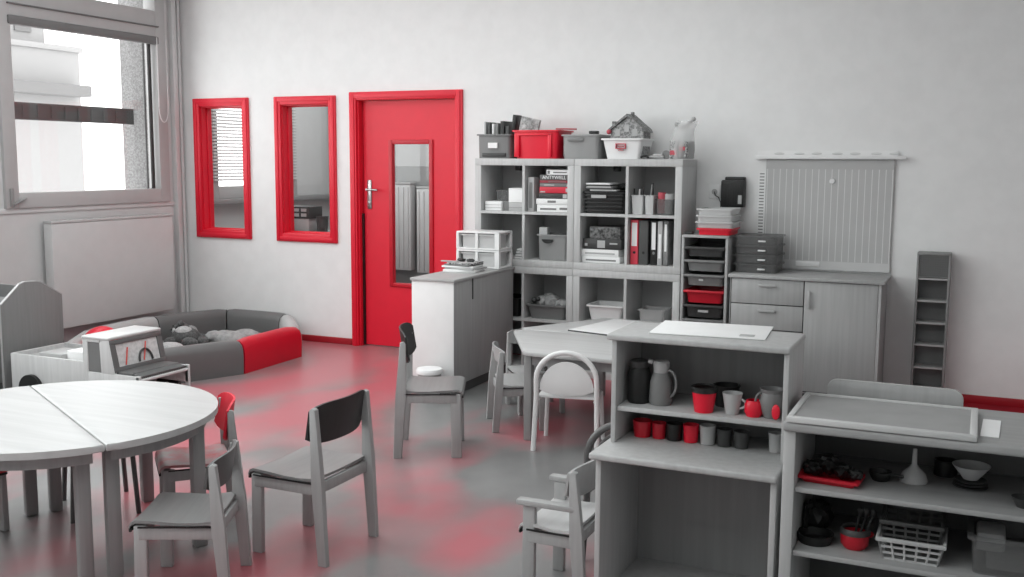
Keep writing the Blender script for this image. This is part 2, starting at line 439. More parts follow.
# on the ledge behind the second red window
lb = root('cardboard_box', 'small pale box with dark printed lid on the shelf behind the second red window', 'box', (-2.09, .34, .93))
b = MB(); b.box(-2.21, -1.97, .25, .43, .932, 1.045, .004); build(b, 'box_body', M_light, lb)
b = MB(); b.box(-2.225, -1.955, .24, .44, 1.045, 1.15, .004); build(b, 'lid', mat('dark_lid', 45, .6), lb)
b = MB()
for i in range(3):
    for j in range(2): b.box(-2.20 + .08 * i, -2.145 + .08 * i, .236, .2405, 1.062 + .044 * j, 1.09 + .044 * j)
build(b, 'printed_pattern', M_light, lb)
b = MB(); b.lathe([(0, 0), (.045, 0), (.055, .13), (.058, .135), (.05, .135), (.042, .01), (0, .01)], (-1.88, .33, .93))
thing(b, 'waste_pot', M_dark, 'dark round pot beside the box behind the second red window', 'pot')
b = MB(); b.box(-2.5, -1.52, TB + .02, .55, .905, .93, .004)
struct(b, 'trim_5', mat('hall_shelf', 140, .5))
b = MB(); b.box(-3.08, -1.75, .62, .72, .1, 1.0); 
# door ----------------------------------------------------------------
d = bpy.data.objects.new('door_1', None); COL.objects.link(d); d.location = (-.82, .05, 0); d['kind'] = 'structure'; W[d] = Matrix.Translation(d.location)
b = MB()
b.box(-1.350, -1.285, -.025, .006, 0, 2.118, .005); b.box(-.365, -.300, -.025, .006, 0, 2.118, .005); b.box(-1.285, -.365, -.025, .006, 2.053, 2.118, .005)
b.box(-1.335, -1.30, -.034, -.024, 0, 2.104, .003); b.box(-.35, -.315, -.034, -.024, 0, 2.104, .003); b.box(-1.30, -.35, -.034, -.024, 2.068, 2.104, .003)
b.box(-1.289, -1.272, .0, TB, 0, 2.07); b.box(-.378, -.361, .0, TB, 0, 2.07); b.box(-1.272, -.378, .0, TB, 2.05, 2.07)
build(b, 'door_frame', M_red, d)
GX0, GX1, GZ0, GZ1 = -.985, -.63, .545, 1.70
b = MB()
b.box(-1.262, GX0, .055, .095, .008, 2.046); b.box(GX1, -.382, .055, .095, .008, 2.046); b.box(GX0, GX1, .055, .095, .008, GZ0); b.box(GX0, GX1, .055, .095, GZ1, 2.046)
build(b, 'door_leaf', M_red, d)
b = MB(); frame_rect(b, 'y', 0, GX0 - .03, GX1 + .03, GZ0 - .03, GZ1 + .03, .036, .04, .06, .006); build(b, 'glass_bead', M_redd, d)
b = MB(); b.box(GX0, GX1, .072, .078, GZ0, GZ1); build(b, 'glass_pane', M_glass, d)
b = MB(); b.box(-1.272, -1.256, .035, .054, .01, 1.12); build(b, 'door_seal', M_black, d)
b = MB(); b.box(-1.225, -1.185, .044, .055, 1.16, 1.40, .008); h = build(b, 'handle_plate', M_metal, d)
b = MB(); b.cyl((-1.205, .045, 1.32), (-1.205, .0, 1.32), .010); b.tube([(-1.205, .0, 1.32), (-1.16, -.004, 1.32), (-1.10, .0, 1.318)], .009); b.cyl((-1.205, .044, 1.215), (-1.205, .035, 1.215), .009)
build(b, 'handle', M_metal, h)

# ------------------------------------------------------------------ wall board, ledge, pouch, socket
wb = root('wall_board', 'tall grey grooved board fixed to the back wall above the low cabinet', 'board', (2.49, -.01, .835))
b = MB(); b.box(2.075, 2.912, -.02, -.002, .835, 1.585)
build(b, 'panel', mat('grooved_board', 186, .6), wb)
b = MB(); n = 20
for i in range(n):
    x = 2.085 + .82 * i / (n - 1) ; b.box(x - .0025, x + .0025, -.0212, -.019, .896, 1.585)
build(b, 'rib_lines', mat('rib_paint', 224, .6), wb)
b = MB(); b.box(2.075, 2.912, -.0235, -.019, .835, .895); build(b, 'bottom_strip', mat('board_strip', 205, .6), wb)
b = MB(); b.box(2.30, 2.46, -.027, -.023, .855, .89, .002); build(b, 'label_strip', M_whitep, wb)
b = MB(); b.box(2.075, 2.912, -.0235, -.019, 1.52, 1.585); build(b, 'top_band', mat('board_band', 182, .6), wb)
b = MB(); b.lathe([(0, 0), (.02, 0), (.016, .008), (0, .008)], (2.52, -.022, 1.44), 14, Matrix.Rotation(PI / 2, 4, 'X')); build(b, 'magnet', M_whitep, wb)
tp = root('number_tape', 'narrow white paper tape with ticks hanging down beside the grooved board', 'tape', (2.06, -.005, 1.03))
b = MB(); b.box(2.02, 2.072, -.006, -.001, 1.02, 1.50); build(b, 'paper_strip', M_paper, tp)
b = MB()
for i in range(22): b.box(2.03, 2.062, -.008, -.0055, 1.03 + .0215 * i, 1.037 + .0215 * i)
build(b, 'tick_marks', M_mid, tp)
sp = root('picture_ledge', 'narrow white picture ledge on the back wall above the grooved board', 'ledge', (2.5, -.03, 1.588))
b = MB(); b.box(2.005, 2.985, -.05, 0, 1.588, 1.60, .003); b.box(2.005, 2.985, -.052, -.046, 1.588, 1.612, .002); build(b, 'shelf_board', M_white, sp)
b = MB(); b.box(2.01, 2.93, -.012, -.002, 1.60, 1.645); build(b, 'paper_strip', M_paper, sp)
b = MB()
for i in range(7):
    x = 2.16 + .125 * i + .01 * (i % 2); b.ball((x, -.014, 1.625), .035, .003, .008)
build(b, 'printed_marks', mat('faint_print', 215, .7), sp)
sk = root('wall_socket', 'white wall socket plate left of the black wall pouch', 'socket', (1.715, -.005, 1.30))
b = MB(); b.box(1.675, 1.755, -.010, 0, 1.305, 1.405, .004); build(b, 'plate', M_whitep, sk)
b = MB(); b.cyl((1.715, -.009, 1.355), (1.715, -.016, 1.355), .02); build(b, 'plug', M_light, sk)
b = MB(); b.tube([(1.715, -.018, 1.355), (1.725, -.03, 1.33), (1.75, -.03, 1.315), (1.765, -.03, 1.28), (1.766, -.03, 1.245)], .0035, 6); build(b, 'cord', M_black, sk)
po = root('wall_pouch', 'black ribbed storage holder hanging on the back wall over the white trays', 'holder', (1.855, -.05, 1.25))
b = MB(); b.box(1.775, 1.938, -.085, -.002, 1.25, 1.44, .012); b.box(1.795, 1.935, -.05, -.002, 1.43, 1.462, .008)
for i in range(7): b.box(1.80 + .018 * i, 1.806 + .018 * i, -.089, -.083, 1.265, 1.42, .001)
build(b, 'body', M_black, po)
b = MB(); b.box(1.90, 1.925, -.090, -.0855, 1.275, 1.335); build(b, 'label_card', M_light, po)

# ------------------------------------------------------------------ cube shelving units (four, two by two)
def cube_unit(x0, z0, label):
    r = root('cube_shelf_unit', label, 'shelf', (x0 + .395, -.195, z0), 0, None)
    x1 = x0 + .79; z1 = z0 + .79; Y0, Y1 = -.39, -.005
    b = MB(); b.box(x0, x1, Y0, Y1, z1 - .05, z1, .002); build(b, 'top_panel', M_shelf, r)
    b = MB(); b.box(x0, x1, Y0, Y1, z0, z0 + .05, .002); build(b, 'bottom_panel', M_shelf, r)
    for a in (x0, x1 - .05):
        b = MB(); b.box(a, a + .05, Y0, Y1, z0 + .05, z1 - .05, .002); build(b, 'side_panel', M_shelf, r)
    b = MB(); b.box(x0 + .385, x0 + .405, Y0 + .002, Y1, z0 + .05, z1 - .05); build(b, 'divider', M_shelf, r)
    for a in (x0 + .05, x0 + .405):
        b = MB(); b.box(a, a + .335, Y0 + .002, Y1, z0 + .385, z0 + .405); build(b, 'shelf', M_shelf, r)
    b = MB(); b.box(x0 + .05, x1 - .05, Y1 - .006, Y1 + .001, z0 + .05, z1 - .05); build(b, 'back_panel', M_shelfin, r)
    if z0 > .5:
        b = MB(); b.box(x0 + .18, x0 + .225, Y1 - .06, Y1 - .006, z1 - .09, z1 - .051, .003); build(b, 'wall_bracket', M_dark, r)
    return r
cube_unit(0, 0, 'pale four-cube shelf unit at floor level holding the cloth-filled tub, left of the pair')
cube_unit(.792, 0, 'pale four-cube shelf unit at floor level holding the white tub, behind the hexagonal table')
cube_unit(0, .791, 'pale four-cube shelf unit stacked up high with board games beside the red door')
cube_unit(.792, .791, 'pale four-cube shelf unit stacked up high holding the ring binders and black crate')
# things on top: z = 1.581
ZT = 1.582
def tub(name, label, cat, x0, x1, y0, y1, z0, z1, m, t=.12, group=None, extra=None):
    r = root(name, label, cat, ((x0 + x1) / 2, (y0 + y1) / 2, z0), 0, group)
    b = MB(); b.frustum(x0, x1, y0, y1, z0, z1, t); build(b, 'tub_body', m, r)
    return r
g = root('storage_box', 'grey box with small white label at the left end of the high shelves', 'box', (.14, -.25, ZT))
b = MB(); b.frustum(-.003, .285, -.375, -.08, ZT, ZT + .178, .02); build(b, 'tub_body', M_mid, g)
b = MB(); b.box(.10, .175, -.378, -.366, ZT + .075, ZT + .115); build(b, 'label_card', M_paper, g)
b = MB(); b.box(.05, .24, -.374, -.362, ZT + .012, ZT + .04, .002); build(b, 'handle_slot', M_dark, g)
for i, (x, w, h, mm) in enumerate(((.05, .012, .27, M_light), (.075, .02, .265, M_dark), (.105, .014, .255, M_paper), (.13, .02, .26, M_mid), (.165, .03, .275, M_black), (.2, .03, .24, M_dark))):
    b = MB(); b.box(x, x + w, -.34 + .01 * i, -.13, ZT + .01, ZT + h, .002)
    thing(b, 'folder', mm, ['thin pale folder at the left end of the upright folders in the grey labelled box', 'dark folder second from left in the grey labelled box', 'white folder between dark folders in the grey labelled box', 'mid grey folder left of the tall black folder in the grey box', 'tallest black folder standing in the grey labelled box', 'shorter dark folder at right end of the grey labelled box'][i], 'folder', 'folders standing in the grey box')
g = root('storage_tub', 'bright red plastic tub on top of the high shelves', 'tub', (.46, -.2, ZT))
b = MB(); b.frustum(.285, .665, -.375, -.06, ZT, ZT + .205, .10); b.box(.31, .35, -.374, -.34, ZT + .01, ZT + .18, .006); b.box(.575, .605, -.374, -.34, ZT + .01, ZT + .18, .006); b.box(.34, .60, -.374, -.350, ZT + .165, ZT + .18, .003)
build(b, 'tub_body', M_redp, g)
b = MB(); Mx = Matrix.Translation((.355, -.28, ZT + .03)) @ Matrix.Rotation(.22, 4, 'Y'); b.box(-.075, .075, -.03, .0, 0, .27, .004, 2, Mx)
thing(b, 'picture_book', mat('book_cover_grey', 200, .7, c2=120, scale=4), 'pale picture book leaning upright out of the red tub', 'book')
b = MB(); Mx = Matrix.Translation((.275, -.25, ZT + .2)) @ Matrix.Rotation(.12, 4, 'Y')
b.box(-.01, .02, -.08, .02, 0, .12, .004, 2, Mx)
thing(b, 'black_folder', M_black, 'black folder wedged between the grey box and the red tub', 'folder')
b = MB()
for i in range(6): b.ball((.42 + .038 * i, -.26 + .02 * (i % 3), ZT + .185), .028, .028, .022, noise=.1)
thing(b, 'wrapping_paper', M_paper, 'crumpled white paper filling the red tub', 'paper')
M_tr = mat('translucent_grey', 165, .3, alpha=.7)
g = root('clear_box', 'translucent grey box right of the red tub on the high shelves', 'box', (.82, -.2, ZT))
b = MB(); b.frustum(.672, .97, -.37, -.06, ZT, ZT + .172, .04); build(b, 'tub_body', M_tr, g)
b = MB(); b.box(.73, .85, -.377, -.368, ZT + .125, ZT + .147, .003); build(b, 'clip', M_mid, g)
b = MB(); b.box(.685, .95, -.345, -.08, ZT + .012, ZT + .13, .01); thing(b, 'packed_paper', M_mid, 'grey packed paper inside the translucent box on the high shelves', 'paper')
b = MB(); Mx = Matrix.Translation((.64, -.30, ZT + .178)) @ Matrix.Rotation(.02, 4, 'Y'); b.box(-.03, .13, -.008, .008, .03, .042, .003, 2, Mx)
thing(b, 'red_ruler', mat('dusty_red', (170, 90, 95), .5), 'dull red ruler lying across the rims of red tub and translucent box', 'ruler')
b = MB(); b.box(.885, .945, -.36, -.30, ZT + .175, ZT + .197, .005); thing(b, 'tape_dispenser', M_black, 'small black block lying on the translucent box rim', 'block')
g = root('storage_tub', 'white plastic tub with red printed mark on the high shelves', 'tub', (1.13, -.22, ZT))
b = MB(); b.frustum(.978, 1.29, -.375, -.06, ZT, ZT + .143, .16); build(b, 'tub_body', M_whitep, g)
M_dred = mat('faded_red_print', (190, 80, 92), .6)
b = MB(); frame_rect(b, 'y', 0, 1.09, 1.165, ZT + .070, ZT + .108, .006, -.372, -.356, 0); b.box(1.105, 1.15, -.373, -.36, ZT + .086, ZT + .091); b.box(1.11, 1.145, -.371, -.355, ZT + .059, ZT + .064)
build(b, 'printed_mark', M_dred, g)
# toy house in the white tub
hr = root('toy_house', 'patterned toy house with pitched roof sitting in the white tub', 'toy house', (1.15, -.21, ZT + .02))
M_house = mat('speckled_card', 175, .8, c2=110, scale=9); M_roof = mat('speckled_roof', 160, .8, c2=95, scale=7)
b = MB(); b.prism([(1.03, ZT + .02), (1.27, ZT + .02), (1.27, ZT + .20), (1.15, ZT + .29), (1.03, ZT + .20)], 'y', -.30, -.13); build(b, 'house_body', M_house, hr)
b = MB(); b.prism([(1.005, ZT + .185), (1.15, ZT + .295), (1.285, ZT + .185), (1.275, ZT + .21), (1.15, ZT + .315), (1.015, ZT + .21)], 'y', -.315, -.115); b.box(1.155, 1.175, -.24, -.21, ZT + .29, ZT + .33, .003); b.box(1.03, 1.055, -.28, -.24, ZT + .21, ZT + .265, .003)
build(b, 'roof', M_roof, hr)
b = MB(); b.box(1.065, 1.10, -.304, -.299, ZT + .16, ZT + .21); b.box(1.19, 1.225, -.304, -.299, ZT + .16, ZT + .21); b.box(1.13, 1.165, -.304, -.299, ZT + .19, ZT + .235); build(b, 'window', M_light, hr)
b = MB(); b.ball((1.02, -.31, ZT + .19), .018); thing(b, 'red_bead', M_dred, 'small faded red bead at the left eave of the toy house', 'bead')
# small litter + plastic bag
b = MB(); b.tube([(1.27, -.35, ZT + .010), (1.285, -.35, ZT + .022), (1.31, -.34, ZT + .022), (1.325, -.35, ZT + .010)], .008, 8)
thing(b, 'hair_clip', M_black, 'small black clip lying right of the white tub on the high shelves', 'clip')
b = MB(); Mx = Matrix.Translation((1.385, -.34, ZT + .012)) @ Matrix.Rotation(-.3, 4, 'Z') ; b.box(-.06, .06, -.012, .012, 0, .012, .003, 2, Mx); b.box(-.02, .05, -.02, .02, .012, .024, .003, 2, Mx)
thing(b, 'paper_scrap', M_light, 'pale scrap of folded paper between white tub and plastic bag', 'paper')
b = MB(); b.lathe([(0, 0), (.03, 0), (.03, .015), (0, .015)], (1.45, -.33, ZT + .03), 16, Matrix.Rotation(PI / 2, 4, 'X')); thing(b, 'tape_roll', M_mid, 'grey tape roll standing against the plastic bag', 'tape')
pb = root('plastic_bag', 'knotted clear plastic bag filled with printed packets on the high shelves', 'bag', (1.56, -.25, ZT))
b = MB(); b.box(1.475, 1.535, -.36, -.28, ZT + .005, ZT + .13, .01); b.box(1.54, 1.60, -.355, -.27, ZT + .01, ZT + .12, .01); b.box(1.48, 1.60, -.27, -.15, ZT + .005, ZT + .125, .01)
build(b, 'packets', mat('printed_packets', 200, .7, c2=70, scale=9), pb)
b = MB(); b.box(1.482, 1.53, -.364, -.36, ZT + .03, ZT + .06); b.box(1.545, 1.585, -.362, -.356, ZT + .06, ZT + .085); build(b, 'red_print', M_dred, pb)
bm_ = MB()
rings = []
for k, (z, sx, sy, ox) in enumerate(((0, .072, .11, 0), (.06, .08, .12, 0), (.13, .078, .11, .003), (.18, .07, .06, .01), (.225, .072, .03, .02), (.25, .08, .02, .03))):
    rings.append([bm_.bm.verts.new((1.54 + ox + sx * math.cos(a) * (1 + .05 * math.sin(5 * a + k)), -.255 + sy * math.sin(a), ZT + .003 + z + .014 * math.sin(3 * a) * (k > 3))) for a in [2 * PI * i / 24 for i in range(24)]])
for A, B in zip(rings, rings[1:]):
    for i in range(24): bm_.bm.faces.new((A[i], A[(i + 1) % 24], B[(i + 1) % 24], B[i]))
build(bm_, 'bag_film', mat('bag_film_clear', 228, .3, alpha=.36), pb, angle=80)
b = MB(); b.tube([(1.50, -.26, ZT + .235), (1.53, -.26, ZT + .225), (1.57, -.26, ZT + .235), (1.60, -.26, ZT + .265)], .014, 7); b.ball((1.495, -.26, ZT + .24), .014); b.ball((1.615, -.26, ZT + .275), .016)
build(b, 'knot', M_light, pb)

# contents of the cubes
def book(name, label, x0, x1, y0, y1, z0, z1, mcover, group=None, spine=None, cat='book', mp=None):
    r = root(name, label, cat, ((x0 + x1) / 2, (y0 + y1) / 2, z0), 0, group)
    b = MB(); b.box(x0, x1, y0, y1, z0, z1, .0025); build(b, 'cover', mcover, r)
    if spine:
        b = MB()
        for (a0, a1, c0, c1) in spine: b.box(x0 + (x1 - x0) * a0, x0 + (x1 - x0) * a1, y0 - .0015, y0 + .001, z0 + (z1 - z0) * c0, z0 + (z1 - z0) * c1)
        build(b, 'spine_print', mp or M_mid, r)
    return r
S1 = 1.1965; S0 = .842      # upper shelf and unit floor surfaces of the high units
book('card_stack', 'low stack of white cards at the left of the top left cube', .065, .20, -.35, -.15, S1, S1 + .068, M_paper, cat='card stack', spine=[(0, 1, .3, .33), (0, 1, .6, .63)])
book('small_book', 'grey small book upright between white card stacks in top left cube', .205, .255, -.33, -.18, S1, S1 + .07, M_mid)
book('card_stack', 'white boxed card pile at the right of the top left cube, lower one', .262, .384, -.355, -.15, S1, S1 + .062, M_light, cat='card stack', spine=[(0, 1, .4, .44)])
b = MB(); b.box(.262, .38, -.36, -.2, S1 + .063, S1 + .163, .004); b.box(.262, .382, -.363, -.2, S1 + .16, S1 + .168, .002)
thing(b, 'card_box', M_paper, 'white lidded card box on top of the pile in the top left cube', 'box')
b = MB(); b.frustum(.12, .262, -.30, -.10, S1 + .071, S1 + .15, .05); thing(b, 'wire_tray', M_smoke, 'dark see-through tray resting behind the white cards in the top left cube', 'tray')
# second cube : upright game + stacked games
book('board_game', 'white board game box standing upright in the second top cube', .412, .462, -.35, -.1, S1, S1 + .25, M_light, 'board games in the second cube', [(.25, .75, .1, .85)], 'board game')
gz = S1
games = [('white board game with scribbled print at the bottom of the stack', .485, .74, .055, M_paper, [(.1, .6, .25, .5), (.7, .95, .3, .6)], M_mid),
         ('second white board game with dark print, above the bottom one', .48, .74, .04, M_whitep, [(.35, .6, .3, .7)], M_mid),
         ('dark grey board game with pale round corner mark in the stack', .50, .735, .04, M_dark, [(.8, .93, .1, .85)], M_light),
         ('red board game box in the middle of the stack', .505, .735, .045, mat('game_red', (205, 40, 62), .5), [(.02, .2, .1, .3), (.9, .98, .2, .8)], M_light),
         ('thin dark grey game box above the red one', .505, .735, .028, M_mid, [(.15, .5, .3, .6), (.92, .99, .1, .7)], M_light),
         ('dull dark red game box near the top of the stack', .505, .735, .018, mat('game_red_dull', (150, 50, 62), .5), [(.3, .9, .3, .6)], M_mid),
         ('grey game box with white ANTYWELL lettering on its side', .505, .738, .04, mat('game_grey', 95, .5), None, None),
         ('small white game box with dark print topping the stack', .56, .738, .036, M_paper, [(.05, .15, .2, .8), (.3, .9, .35, .6)], M_mid)]
for k, (lb_, x0, x1, h, mm, sp_, mp_) in enumerate(games):
    g = book('board_game', lb_, x0, x1, -.345 - .006 * (k % 2), -.09, gz, gz + h, mm, 'board games in the second cube', sp_, 'board game', mp_)
    if 'ANTYWELL' in lb_: text('ANTYWELL', 'lettering', M_paper, g, .036, ((x0 + x1) / 2, -.3535, gz + h / 2))
    gz += h + .0005
# middle left cubes
b = MB()
for i in range(4): b.box(.30 + .006 * i, .37 + .003 * i, -.33, -.12, S0 + .02 * i, S0 + .012 + .02 * i, .001)
thing(b, 'paper_pile', M_paper, 'loose pile of papers in the cube behind the white drawer box', 'papers')
b = MB(); b.lathe([(0, 0), (.05, 0), (.05, .02), (0, .03)], (.18, -.25, S0 + .0)); thing(b, 'round_tin', M_black, 'flat black round tin in the cube behind the white drawer box', 'tin')
g = root('clear_box', 'clear grey handled box in the cube left of the puzzle boxes', 'box', (.6, -.24, S0))
b = MB(); b.frustum(.485, .735, -.365, -.1, S0, S0 + .19, .03); build(b, 'tub_body', mat('cloudy_plastic', 165, .3, alpha=.65), g)
b = MB(); b.prism([(.58 + .045 * math.cos(t), S0 + .155 + .03 * math.sin(t)) for t in [PI + PI * i / 8 for i in range(9)]], 'y', -.370, -.362); build(b, 'handle_hole', M_black, g)
b = MB(); b.box(.51, .71, -.33, -.13, S0 + .006, S0 + .15, .01); thing(b, 'folded_cloth', M_mid, 'grey folded cloth inside the clear handled box', 'cloth')
b = MB(); b.box(.49, .56, -.32, -.26, S0 + .152, S0 + .24, .01); thing(b, 'paper_cup_pack', M_light, 'pale small pack sticking out of the clear handled box', 'pack')
# right high unit: black crate with books, pots, puzzles, binders
g = root('plastic_crate', 'black slatted plastic crate in the high shelves', 'crate', (.99, -.24, S1))
b = MB(); b.frustum(.846, 1.172, -.375, -.08, S1, S1 + .155, .04)
for i in range(5): b.box(.865, 1.15, -.376, -.362, S1 + .015 + .027 * i, S1 + .025 + .027 * i, .002)
build(b, 'crate_body', M_black, g)
b = MB(); b.box(.92, 1.03, -.383, -.374, S1 + .11, S1 + .132); build(b, 'label_card', M_light, g)
zz = S1 + .158
for i, (x0, x1, mm, lb_) in enumerate(((.90, 1.10, M_light, 'lowest grey-edged book on the black crate'), (.865, 1.08, M_dark, 'dark book second in the pile on the black crate'), (.87, 1.06, M_light, 'pale book third in the pile on the black crate'), (.875, 1.05, M_dark, 'dark book under the topmost one on the black crate'), (.87, 1.05, M_paper, 'topmost white book on the black crate'))):
    b = MB(); b.box(x0, x1, -.36, -.14, zz, zz + .011, .002); thing(b, 'book', mm, lb_, 'book', 'books lying on the black crate'); zz += .0115
b = MB(); b.ball((1.12, -.27, S1 + .19), .035, .05, .025, noise=.15); thing(b, 'dark_cloth', M_black, 'crumpled black cloth at the right on the crate books', 'cloth')
def pot(label, x, y, z, r, h, m, name='plastic_pot', cat='pot', t=.85):
    b = MB(); b.lathe([(0, 0), (r * t, 0), (r, h - .006), (r * 1.06, h - .006), (r * 1.06, h), (r * .93, h), (r * t * .93, .006), (0, .006)], (x, y, z)); return thing(b, name, m, label, cat)
tub('clear_pot', 'wide milky tub of pens in the top right cube', 'tub', 1.205, 1.30, -.36, -.24, S1, S1 + .135, M_dust)
tub('clear_pot', 'milky tub of pens right of centre in the top right cube', 'tub', 1.305, 1.375, -.36, -.25, S1, S1 + .135, M_dust)
tub('wire_basket', 'dark see-through basket at the right of the top right cube', 'basket', 1.38, 1.515, -.36, -.2, S1, S1 + .11, M_smoke)
for i, (x, y, a, h, mm, lb_) in enumerate(((1.225, -.32, -.1, .18, M_black, 'black marker at the left in the first milky tub'), (1.25, -.30, .05, .175, M_white, 'white marker in the first milky tub'), (1.27, -.31, .15, .19, M_dark, 'dark slanting marker in the first milky tub'), (1.325, -.30, .28, .21, M_light, 'pale slanting brush in the second milky tub'), (1.34, -.32, .2, .22, M_dark, 'tall dark brush in the second milky tub'), (1.352, -.29, -.12, .215, M_black, 'black brush leaning left in the second milky tub'))):
    b = MB(); b.cyl((x, y, S1 + .01), (x + math.sin(a) * h * .35, y, S1 + h), .008, .006); thing(b, 'pen', mm, lb_, 'pen', 'pens in the milky tubs')
b = MB(); b.cyl((1.415, -.30, S1 + .01), (1.415, -.30, S1 + .155), .028); thing(b, 'glue_bottle', M_dred, 'dull red bottle in the dark basket of the top right cube', 'bottle')
b = MB(); b.cyl((1.465, -.29, S1 + .008), (1.465, -.29, S1 + .145), .034); thing(b, 'glue_pot', M_light, 'pale grey canister in the dark basket of the top right cube', 'canister')
for i, (z0, h, x0, x1, mm, mp_, lb_) in enumerate(((0, .045, .845, 1.13, M_paper, M_mid, 'bottom white puzzle box under three others in the high shelves'), (.046, .05, .84, 1.12, M_paper, M_light, 'second white puzzle box from the bottom in the high shelves'), (.097, .075, .85, 1.14, M_dark, M_light, 'dark puzzle box with a pale round picture'), (.173, .085, .90, 1.13, mat('kitten_box', 120, .6, c2=30, scale=5), M_mid, 'mottled dark puzzle box on top of the pile'))):
    book('puzzle_box', lb_, x0, x1, -.35, -.09, S0 + z0, S0 + z0 + h, mm, 'puzzle boxes', [(.1, .9, .3, .55)] if i < 2 else [(.05, .12, .3, .55), (.38, .58, .15, .85), (.7, .9, .5, .65)] if i == 2 else None, 'puzzle', mp_)
def binder(label, x0, x1, z1, m, labelc=None, hole=True, y0=-.34):
    r = root('ring_binder', label, 'binder', ((x0 + x1) / 2, -.2, S0), 0, 'ring binders in the high shelves')
    b = MB(); b.box(x0, x1 - .002, y0, -.06, S0, z1, .003); build(b, 'cover', m, r)
    if labelc: b = MB(); b.box(x0 + .008, x1 - .010, y0 - .002, y0 + .001, S0 + labelc[0], S0 + labelc[1]); build(b, 'spine_label', M_paper, r)
    if hole:
        b = MB(); b.lathe([(0, 0), (.010, 0), (.010, .002), (0, .002)], ((x0 + x1) / 2, y0 + .0005, S0 + .085), 12, Matrix.Rotation(PI / 2, 4, 'X')); build(b, 'finger_hole', M_black if m is not M_black else M_mid, r)
binder('red ring binder with white spine label', 1.205, 1.262, S0 + .315, mat('binder_red', (225, 70, 88), .5), (.13, .295))
binder('plain dark grey ring binder next to the red one', 1.266, 1.335, S0 + .312, mat('binder_grey', 78, .6))
binder('black ring binder with long white spine label', 1.352, 1.398, S0 + .312, M_black, (.11, .30))
binder('slim pale ring binder right of the black one', 1.402, 1.438, S0 + .31, M_light, (.05, .22), False)
binder('rightmost slim mottled ring binder', 1.444, 1.478, S0 + .312, mat('binder_mottled', 150, .6, c2=100), (.1, .29), False)
# low units
LZ = .4065
g = root('storage_tub', 'grey tub heaped with pale cloths in the low left cube', 'tub', (.535, -.24, LZ))
b = MB(); b.frustum(.395 + .015, .735, -.375, -.1, LZ, LZ + .105, .12); build(b, 'tub_body', M_mid, g)
b = MB(); b.ball((.5, -.24, LZ + .115), .07, .08, .045, noise=.1); b.ball((.58, -.26, LZ + .115), .06, .08, .06, noise=.12); b.ball((.66, -.25, LZ + .105), .06, .08, .04, noise=.1); b.ball((.54, -.2, LZ + .14), .05, .06, .04, noise=.1)
thing(b, 'cloth_heap', M_cloth, 'pale crumpled cloths heaped in the low grey tub', 'cloth')
b = MB(); b.ball((.455, -.31, LZ + .13), .022); b.ball((.49, -.32, LZ + .14), .018); thing(b, 'dark_toy', M_dark, 'small dark toy on the left of the cloth heap', 'toy')
tub('storage_tub', 'white tub in the low shelf unit behind the hexagonal table', 'tub', .885, 1.17, -.375, -.1, LZ, LZ + .13, M_whitep, .16)
g = tub('clear_box', 'clear plastic box in the lowest visible cube at the right', 'box', 1.27, 1.47, -.36, -.15, LZ, LZ + .12, M_clear, .06)
b = MB(); b.box(1.33, 1.38, -.33, -.28, LZ + .006, LZ + .09, .004); thing(b, 'glue_carton', M_light, 'small pale carton inside the low clear box', 'carton')
g = tub('black_box', 'dark box in the low cube behind the white cabinet', 'box', .07, .36, -.36, -.1, LZ, LZ + .14, M_black, .08)

# ------------------------------------------------------------------ drawer tower
dt = root('drawer_tower', 'narrow tower of grey and red pull-out trays between shelves and low cabinet', 'drawer unit', (1.755, -.2, 0))
X0, X1 = 1.592, 1.912
for a in (X0, X1 - .018):
    b = MB(); b.box(a, a + .018, -.4, -.01, 0, 1.052, .002); build(b, 'side_panel', M_cab, dt)
b = MB(); b.box(X0, X1, -.405, -.01, 1.052, 1.07, .003); build(b, 'top_panel', M_cab, dt)
b = MB(); b.box(X0 + .018, X1 - .018, -.02, -.008, .03, 1.052); build(b, 'back_panel', M_dark, dt)
b = MB(); b.box(X0 + .018, X1 - .018, -.38, -.01, .0, .05); build(b, 'plinth', M_cab, dt)
trays = [(.905, .065, M_dark, None), (.805, .075, M_mid, None), (.705, .075, M_mid, 'n'), (.585, .085, M_redd, None), (.485, .085, M_dark, 'w'), (.385, .085, M_mid, 'w'), (.285, .085, M_mid, None), (.185, .085, M_dark, None), (.085, .085, M_mid, None)]
trays = [(z_ + .018, h_ * 1.04, m_, l_) for (z_, h_, m_, l_) in trays]
for (z, h, mm, l) in trays:
    b = MB(); b.frustum(X0 + .022, X1 - .022, -.398, -.05, z, z + h, .07)
    b.box(X0 + .02, X1 - .02, -.408, -.392, z + h - .018, z + h, .004)
    t = build(b, 'tray', mm, dt, 'red tray' if mm is M_redd else None)
    if l:
        b = MB(); b.box(1.72, 1.72 + (.07 if l == 'w' else .03), -.412, -.407, z + h * .45, z + h * .62); build(b, 'label_card', M_light, t)
z = 1.072
g = root('tray_stack', 'red paper tray on top of the drawer tower, under the white trays', 'tray', (1.81, -.25, z))
b = MB(); b.frustum(1.685, 1.93, -.39, -.1, z, z + .045, .03); build(b, 'tray_body', M_redp, g)
for i in range(3):
    b = MB(); b.frustum(1.672 + .004 * i, 1.945 - .004 * i, -.388, -.1, z + .047 + .044 * i, z + .09 + .044 * i, .03)
    thing(b, 'paper_tray', M_dust, ['white letter tray lying directly on the red one', 'middle white letter tray of the three above the red one', 'uppermost white letter tray of the three above the red one'][i], 'tray', 'white letter trays')
b = MB(); b.box(1.60, 1.66, -.38, -.33, z, z + .018, .005); thing(b, 'stapler', M_dark, 'small dark stapler at the left on the drawer tower', 'stapler')

